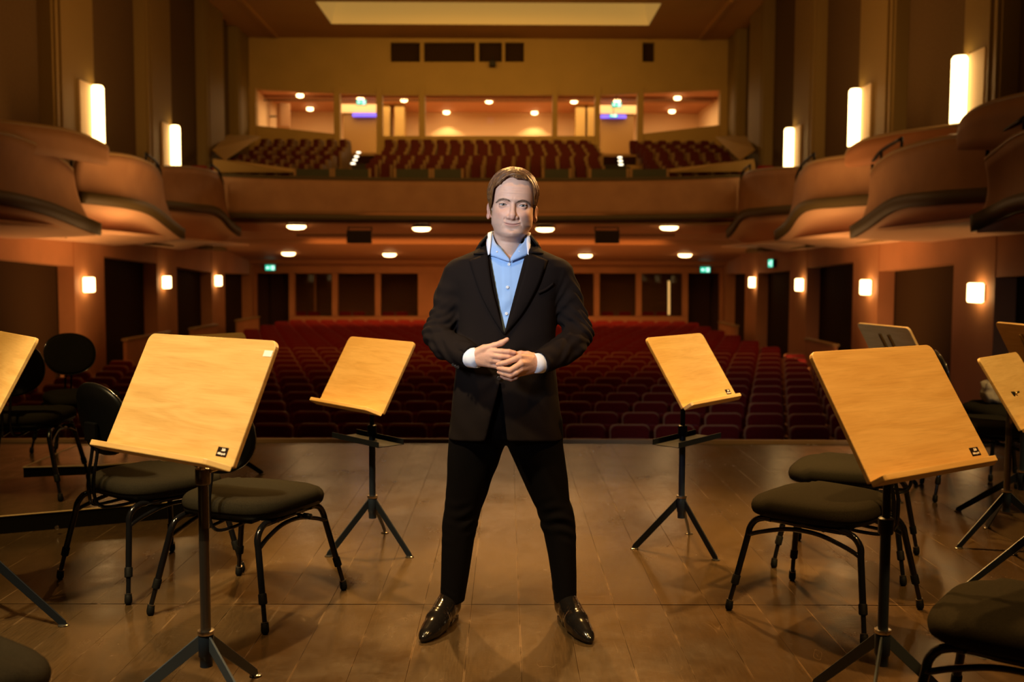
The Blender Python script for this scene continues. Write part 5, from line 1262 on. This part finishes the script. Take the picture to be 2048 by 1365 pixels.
blend(.55 * np.exp(-((np.abs(u) - 9) / 4) ** 2 - ((v + 59) / 2.6) ** 2) * fr_, (.14, .05, .04))
for sg, path in ((-1, [(-64, 6), (-54, 14), (-38, 18), (-22, 16), (-11, 11)]), (1, [(66, 4), (55, 13), (40, 17), (24, 14), (13, 8)])):
    cpb = np.array(cat(path, 8)); dd = np.sqrt(((u[:, None] - cpb[None, :, 0]) ** 2 + (v[:, None] - cpb[None, :, 1]) ** 2)[fr_]); ix = dd.argmin(1); tq = ix / (len(cpb) - 1); mk = np.zeros(len(u)); mk[fr_] = .62 * np.exp(-(dd.min(1) / (1.6 + 2.6 * np.sin(np.pi * np.minimum(.15 + tq * .8, 1)))) ** 3)
    blend(mk, (.17, .095, .062))
blend(.4 * (np.abs(u) > 86) * (v > -60) * (v < 15), (.66, .25, .18))
bodyV = [np.array(P3)]; bodyQ = [Q]; tints = [base]
HMn = np.array(HM)
def toworld(P): return (P * K) @ HMn[:3, :3].T + HMn[:3, 3]
bodyV[0] = toworld(bodyV[0])
# ---- hands (fine grid) and the rest of the body (coarse grid, under the clothes)
def finger(nodes): return nodes
DR, DL = 3.712, 3.672
def hand(X, Y, Z, wrist, kn, fingers, thumb, pr):
    f = None
    for i, q in enumerate(kn):
        g = rcone(X, Y, Z, wrist[i] if isinstance(wrist, list) else wrist, q[:3], pr, q[3]); f = g if f is None else smin(f, g, .012)
    for fn in fingers:
        g = chain(X, Y, Z, fn, .0025); f = smin(f, g, .0022)
    return smin(f, chain(X, Y, Z, thumb, .006), .005)
h = .0019
lo = (W(925, 770, 3.7)[0], 3.615, W(1010, 772, 3.7)[2]); hi = (W(1092, 700, 3.7)[0], 3.775, W(1010, 666, 3.7)[2]); X, Y, Z = field(lo, hi, h)
wR = [W(940, 708, 3.735), W(940, 712, 3.735), W(940, 717, 3.735), W(940, 721, 3.735)]
kR = [W(984, 702.5, DR - .012, .0118), W(985, 711.5, DR - .016, .0122), W(983, 721, DR - .012, .0118), W(979, 730, DR - .004, .0105)]
fR = [[kR[0], W(1003, 703.5, DR - .024, .0108), W(1018, 704, DR - .027, .0100), W(1029, 706, DR - .024, .0086)],
      [kR[1], W(1003, 713.5, DR - .026, .0110), W(1017, 714, DR - .026, .0100), W(1026, 714.5, DR - .018, .0088)],
      [kR[2], W(1000, 724, DR - .018, .0108), W(1012, 725, DR - .012, .0095), W(1020, 726, DR - .004, .0085)],
      [kR[3], W(994, 733, DR - .008, .0098), W(1004, 735, DR - .002, .0088), W(1012, 736, DR + .004, .0078)]]
tR = [W(950, 706, DR + .008, .0165), W(968, 698, DR - .002, .0150), W(988, 691.5, DR - .008, .0108), W(1003, 686.5, DR - .012, .0108), W(1014, 679.5, DR - .012, .0085)]
fRh = hand(X, Y, Z, wR, kR, fR, tR, .0185)
wL = [W(1078, 720, 3.735), W(1078, 725, 3.735), W(1078, 730, 3.735), W(1078, 735, 3.735)]
kL = [W(1040, 714.5, DL - .006, .0125), W(1043, 727, DL - .014, .0125), W(1042, 739, DL - .010, .0118), W(1036, 749, DL + .002, .0105)]
fL = [[kL[0], W(1030, 719, DL - .014, .0112), W(1014, 725, DL - .020, .0103), W(1004, 727.5, DL - .016, .0096), W(995.5, 729.5, DL - .006, .0080)],
      [kL[1], W(1032, 734, DL - .022, .0110), W(1020, 741, DL - .026, .0106), W(1006, 738.5, DL - .018, .0094), W(997, 736.8, DL - .006, .0078)],
      [kL[2], W(1033, 745.5, DL - .020, .0102), W(1021, 751.5, DL - .020, .0100), W(1007, 748, DL - .012, .0088), W(997.5, 744.8, DL + .002, .0072)],
      [kL[3], W(1031, 755, DL - .004, .0092), W(1022, 758.5, DL - .006, .0088), W(1010, 756, DL + .006, .0076), W(1003, 753, DL + .014, .0066)]]
tL = [W(1072, 716, 3.725, .0165), W(1055, 711, 3.715, .0150), W(1042, 708, 3.71, .0110), W(1030, 709, 3.712, .0095), W(1020, 711, 3.716, .0080)]
fLh = hand(X, Y, Z, wL, kL, fL, tL, .0190)
# tendons and veins on the backs of the hands
vein = .00022 * np.sin(X * 330 + 5 * np.sin(Z * 120)) * np.sin(Z * 260 + 3 * np.sin(X * 140))
f = np.minimum(fRh + vein, fLh + vein)
P3, Q = surface_nets(f.astype(np.float32), lo, h); P3 = smooth_v(P3, Q, 1, .5)
handV = P3
t3 = np.tile(np.array([.64, .36, .25]), (len(P3), 1))
tips = [a[-1][:3] for a in fR + fL + [tR, tL]] + [a[2][:3] for a in fR + fL]
for q in tips:
    dd = np.exp(-((P3 - np.array(q)) ** 2).sum(1) / .012 ** 2)[:, None] * .35; t3 = t3 * (1 - dd) + np.array([.68, .30, .21]) * dd
bodyV.append(P3); bodyQ.append(Q); tints.append(t3)
h = .009
lo, hi = (-.36, 3.66, .10), (.38, 4.14, 1.52); X, Y, Z = field(lo, hi, h)
fb_ = [(py, l + 12, r - 12, d, max(a - .055, .03), max(b - .04, .03)) for py, l, r, d, a, b in TR if py > 500]
f, _ = section(X, Y, Z, fb_); f = np.maximum(f, Z - W(1015, 505, 3.97)[2]); f = np.maximum(f, W(1015, 862, 3.97)[2] - Z)
f = smin(f, rcone(X, Y, Z, W(1017, 520, 3.985), W(1018, 480, 3.99), .052, .052), .02)
for sl in (slL, slR): f = smin(f, chain(X, Y, Z, [(*q[:3], q[3] * .66) for q in sl], .02), .02)
for T, x_ in ((LL, 0), (RL, 0)):
    rr = legrows(T)[::2]; f = smin(f, chain(X, Y, Z, [W((l + r) / 2, py, d, min((PD(r, py, d)[0] - PD(l, py, d)[0]) * .36, dh * .72)) for py, l, r, d, dh, _ in rr], .02), .03)
P3, Q = surface_nets(f.astype(np.float32), lo, h)
bodyV.append(P3); bodyQ.append(Q); tints.append(np.tile(np.array([.64, .38, .27]), (len(P3), 1)))
off = np.cumsum([0] + [len(a) for a in bodyV[:-1]])
me = to_mesh('body', np.concatenate(bodyV), np.concatenate([q + o_ for q, o_ in zip(bodyQ, off)]))
ca = me.color_attributes.new('tint', 'FLOAT_COLOR', 'POINT'); tt = np.concatenate(tints); ca.data.foreach_set('color', np.concatenate([tt, np.ones((len(tt), 1))], 1).astype(np.float32).ravel())
body = part('body', me, m_skin)
# ---- eyeballs
m_iris = mat('iris', (.10, .085, .07), .15, spec=.6); m_pupil = mat('pupil', (.003, .003, .003), .1, spec=.8)
for cu, ew, ev in eyes:
    mb = MB(); T0 = HM
    def pt(p): return tuple(HM @ Vector((p[0] * K, p[1] * K, p[2] * K)))
    prof = [(ER * math.sin(a), -ER * math.cos(a)) for a in np.linspace(.04, 2.4, 18)]
    gx, gzv = (-.02, -.03)
    rows = [[pt((cu + r_ * math.cos(t), ew + y_, ev + r_ * math.sin(t))) for t in np.linspace(0, 2 * math.pi, 28, endpoint=False)] for r_, y_ in prof]
    mb.grid(rows, closed=True); eb = part('eye', mb, m_white)
    def capm(r0, r1, lift, name, m):
        rws = []
        for r_ in np.linspace(r0, r1, 5):
            y_ = -math.sqrt((ER + lift) ** 2 - r_ ** 2); rws.append([pt((cu + r_ * math.cos(t), ew + y_, ev + .3 + r_ * math.sin(t))) for t in np.linspace(0, 2 * math.pi, 24, endpoint=False)])
        m2 = MB(); m2.grid(rws, closed=True); m2.f.append(tuple(range(24))); m2.mi.append(0); part(name, m2, m, eb)
    capm(.3, 6.6, .15, 'iris', m_iris); capm(.2, 2.9, .35, 'pupil', m_pupil)
# ---- hair
h = 2.0
U, Wd, Vv = field((-124, -128, -110), (124, 146, 166), h)
hh = np.array([(-110, 30, 30, 84), (-80, 60, 30, 96), (-50, 82, 40, 110), (-25, 88, 60, 122), (0, 93, 88, 130), (20, 99, 98, 134), (45, 102, 103, 135), (70, 100, 103, 131), (95, 91, 99, 122), (118, 76, 89, 106), (134, 57, 74, 84), (146, 34, 50, 56), (152, 10, 18, 20)], float)
wW, wF, wB = [np.interp(Vv, hh[:, 0], hh[:, i]).astype(np.float32) for i in (1, 2, 3)]
D = np.where(Wd < 0, wF, wB)
uc = -2
f = ((np.abs((U - uc) / wW) ** 2.1 + np.abs(Wd / D) ** 2.1) ** (1 / 2.1) - 1) * np.minimum(wW, wF)
# hairline
hu = [-110, -96, -88, -82, -79, -70, -54, -39, -28, -15, -6, 5, 27, 49, 66, 72, 77, 82, 90, 110]; hv = [-40, -34, -26, 5, 58, 66, 76, 94, 107, 108, 105, 99, 100, 97, 86, 74, 50, 5, 0, 0]
hl = np.interp(U, hu, hv).astype(np.float32)
wsw = np.interp(Vv, [-60, 0, 40, 100, 130], [-20, -18, -28, -40, -60]).astype(np.float32)
cut1 = np.maximum(hl - Vv, 0) * 1.0
facecut = np.maximum(Vv - hl - .8 * np.sin(U * .5) - .6 * np.sin(U * 1.3), Wd - wsw)   # negative where the face must stay free
f = smax(f, -facecut, 10)
f = np.maximum(f, -(Vv + 62 + 0 * U)); f = smax(f, -(np.maximum(np.maximum(Vv - 2, Wd - 44), -Wd - 6)), 4)        # free the ears
for sg in (-1, 1): pass
f = np.maximum(f, -(np.maximum(Vv + 30, -Wd + 20) * 1. if False else (Vv + 62)))
# quiff volume and combed ridges
rr_ = np.sqrt((U + 8) ** 2 + (Vv - 40) ** 2 + (.35 * Wd) ** 2); th = np.arctan2(Vv - 40, U + 8)
ridg = 1.5 * np.sin(rr_ * .42 + 2.2 * np.sin(th * 2 + Wd * .03) + Wd * .16) + .5 * np.sin(rr_ * 1.05 + Wd * .31 + 3 * np.sin(th * 3))
quiff = 9 * np.exp(-((U - 10) / 45) ** 2 - ((Vv - 122) / 20) ** 2) * (Wd < 0)
f = f - (ridg + quiff) * np.clip((Vv - 0) / 50, .25, 1)
f = smax(f, -facecut, 5); f = smax(f, Vv - 149 - .02 * U, 5)
P3, Q = surface_nets(f.astype(np.float32), (-124, -128, -110), h)
hv_ = toworld(smooth_v(P3, Q, 1, .5)); hme = to_mesh('hair', hv_, Q)
hair = part('hair', hme, m_hair)
# strands laid over the hair surface
from mathutils.bvhtree import BVHTree
bv = BVHTree.FromPolygons([tuple(p) for p in P3], [tuple(q) for q in Q])
mb = MB(); rs = random.Random(11)
C0 = Vector((-4, 0, 30))
for i in range(620):
    t0 = rs.uniform(-5, 60) if rs.random() < .75 else rs.uniform(60, 150); t1 = t0 + rs.uniform(35, 95); wv = rs.uniform(-95, 105); dw = rs.uniform(4, 12); lift = rs.uniform(.2, 1.8); pts = []
    for k in range(12):
        t = k / 11; a = R(min(t0 + (t1 - t0) * t, 200)); wy = wv + dw * t
        d = Vector((math.cos(a), wy / 110, math.sin(a)))
        o_ = C0 + Vector((0, wy * .55, 0)) + Vector((d.x, wy / 200, d.z)).normalized() * 170
        hit = bv.ray_cast(o_, (C0 + Vector((0, wy * .5, 0)) - o_).normalized())
        if hit[0] is None: break
        p = hit[0] + hit[1] * (lift * math.sin(math.pi * min(t * 1.1, 1)) - .2)
        if pts and (p - pts[-1]).length > 26: break
        if p.y < -20 and p.z < np.interp(p.x, hu, hv) - 1: break
        pts.append(p)
    if len(pts) > 4:
        m_ = len(pts); mb.tube([HM @ (p * K) for p in pts], [(.00055 * math.sin(math.pi * (.12 + .8 * j / (m_ - 1))) + .0001) for j in range(m_)], 4)
for i in range(110):
    u0 = rs.uniform(-30, 82); v0 = float(np.interp(u0, hu, hv)); ph0 = math.atan2(v0 - 28, 92) - .02; ph1 = rs.uniform(1.1, 1.9); du_ = rs.uniform(-75, -25) * (1 if u0 < 60 else .3); pts = []
    for k in range(12):
        t = k / 11; ph = ph0 + (ph1 - ph0) * (1 - (1 - t) ** 1.6); uq = u0 + 9 * math.sin(t * 2.2) + du_ * t * t
        d = Vector((uq / 92, -math.cos(ph), math.sin(ph))).normalized(); o_ = C0 + d * 175; hit = bv.ray_cast(o_, -d)
        if hit[0] is None or (pts and (hit[0] - pts[-1]).length > 24): break
        pts.append(hit[0] + hit[1] * (.3 + 1.6 * math.sin(math.pi * t) * rs.uniform(.4, 1)))
    if len(pts) > 5:
        m_ = len(pts); mb.tube([HM @ (p * K) for p in pts], [(.0007 * math.sin(math.pi * (.10 + .8 * j / (m_ - 1))) + .0001) for j in range(m_)], 4)
# side hair combed back and down
for sg in (-1, 1):
    for i in range(130):
        v0 = rs.uniform(15, 95); w0 = rs.uniform(-40, 40); pts = []
        for k in range(8):
            t = k / 7; q = Vector((sg * 170, w0 + 30 * t, v0 - (34 + 16 * math.sin(i)) * t)); hit = bv.ray_cast(q, Vector((-sg, 0, 0)))
            if hit[0] is None: break
            if abs(hit[0].x) < 55: break
            pts.append(hit[0] + hit[1] * .5)
        if len(pts) > 3:
            m_ = len(pts); mb.tube([HM @ (p * K) for p in pts], [(.0006 * math.sin(math.pi * (.15 + .75 * j / (m_ - 1))) + .0001) for j in range(m_)], 4)
part('hair_strands', mb, m_hair, hair)
# eyebrows and lashes
hbv = BVHTree.FromPolygons([tuple(p) for p in headV], [tuple(q) for q in bodyQ[0]])
m_brow = mat('eyebrow_hair', (.15, .085, .05), .8)
for sg, path in ((-1, [(-64, 6), (-54, 14), (-38, 18), (-22, 16), (-11, 11)]), (1, [(66, 4), (55, 13), (40, 17), (24, 14), (13, 8)])):
    cp = cat(path, 12); mb = MB()
    for i in range(170):
        k = rs.uniform(0, len(cp) - 2); j = int(k); p = cp[j] * (1 - k + j) + cp[j + 1] * (k - j); tt_ = k / (len(cp) - 1)
        wd_ = 3.6 * math.sin(math.pi * min(.12 + tt_ * .8, 1)) + .8
        b0 = p + np.array([0, rs.uniform(-wd_, wd_)]); dirv = np.array([sg * (4.2 + rs.random() * 2), 2.2 - (1 - tt_) * 3.5 + rs.uniform(-1, 1)])
        q = []
        for e in (0, .5, 1):
            c2 = b0 + dirv * e; hit = hbv.ray_cast(Vector((c2[0], -160, c2[1])), Vector((0, 1, 0)))
            if hit[0]: q.append(hit[0] + Vector((0, -(.25 + .5 * math.sin(e * 3.1)), 0)))
        if len(q) == 3: mb.tube([HM @ (p_ * K) for p_ in q], [.00024, .00022, .0001], 3)
    part('eyebrow', mb, m_brow)
for cu, ew, ev in eyes:
    sg = -1 if cu < 0 else 1; mb = MB()
    pts = []
    for k in range(11):
        du = -1 + .2 * k; U0 = cu + du * 16; vv_ = ev + 4.3 * max(1 - abs(du - sg * .08) ** 2.3, -1) + .1; r2 = (ER + 1.6) ** 2 - (U0 - cu) ** 2 - (vv_ - ev) ** 2
        pts.append(HM @ (Vector((U0, ew - math.sqrt(max(r2, 1)) - .3, vv_)) * K))
    mb.tube(pts, [.0004 + .0008 * math.sin(math.pi * k / 10) for k in range(11)], 5); part('eyelash', mb, m_brow)
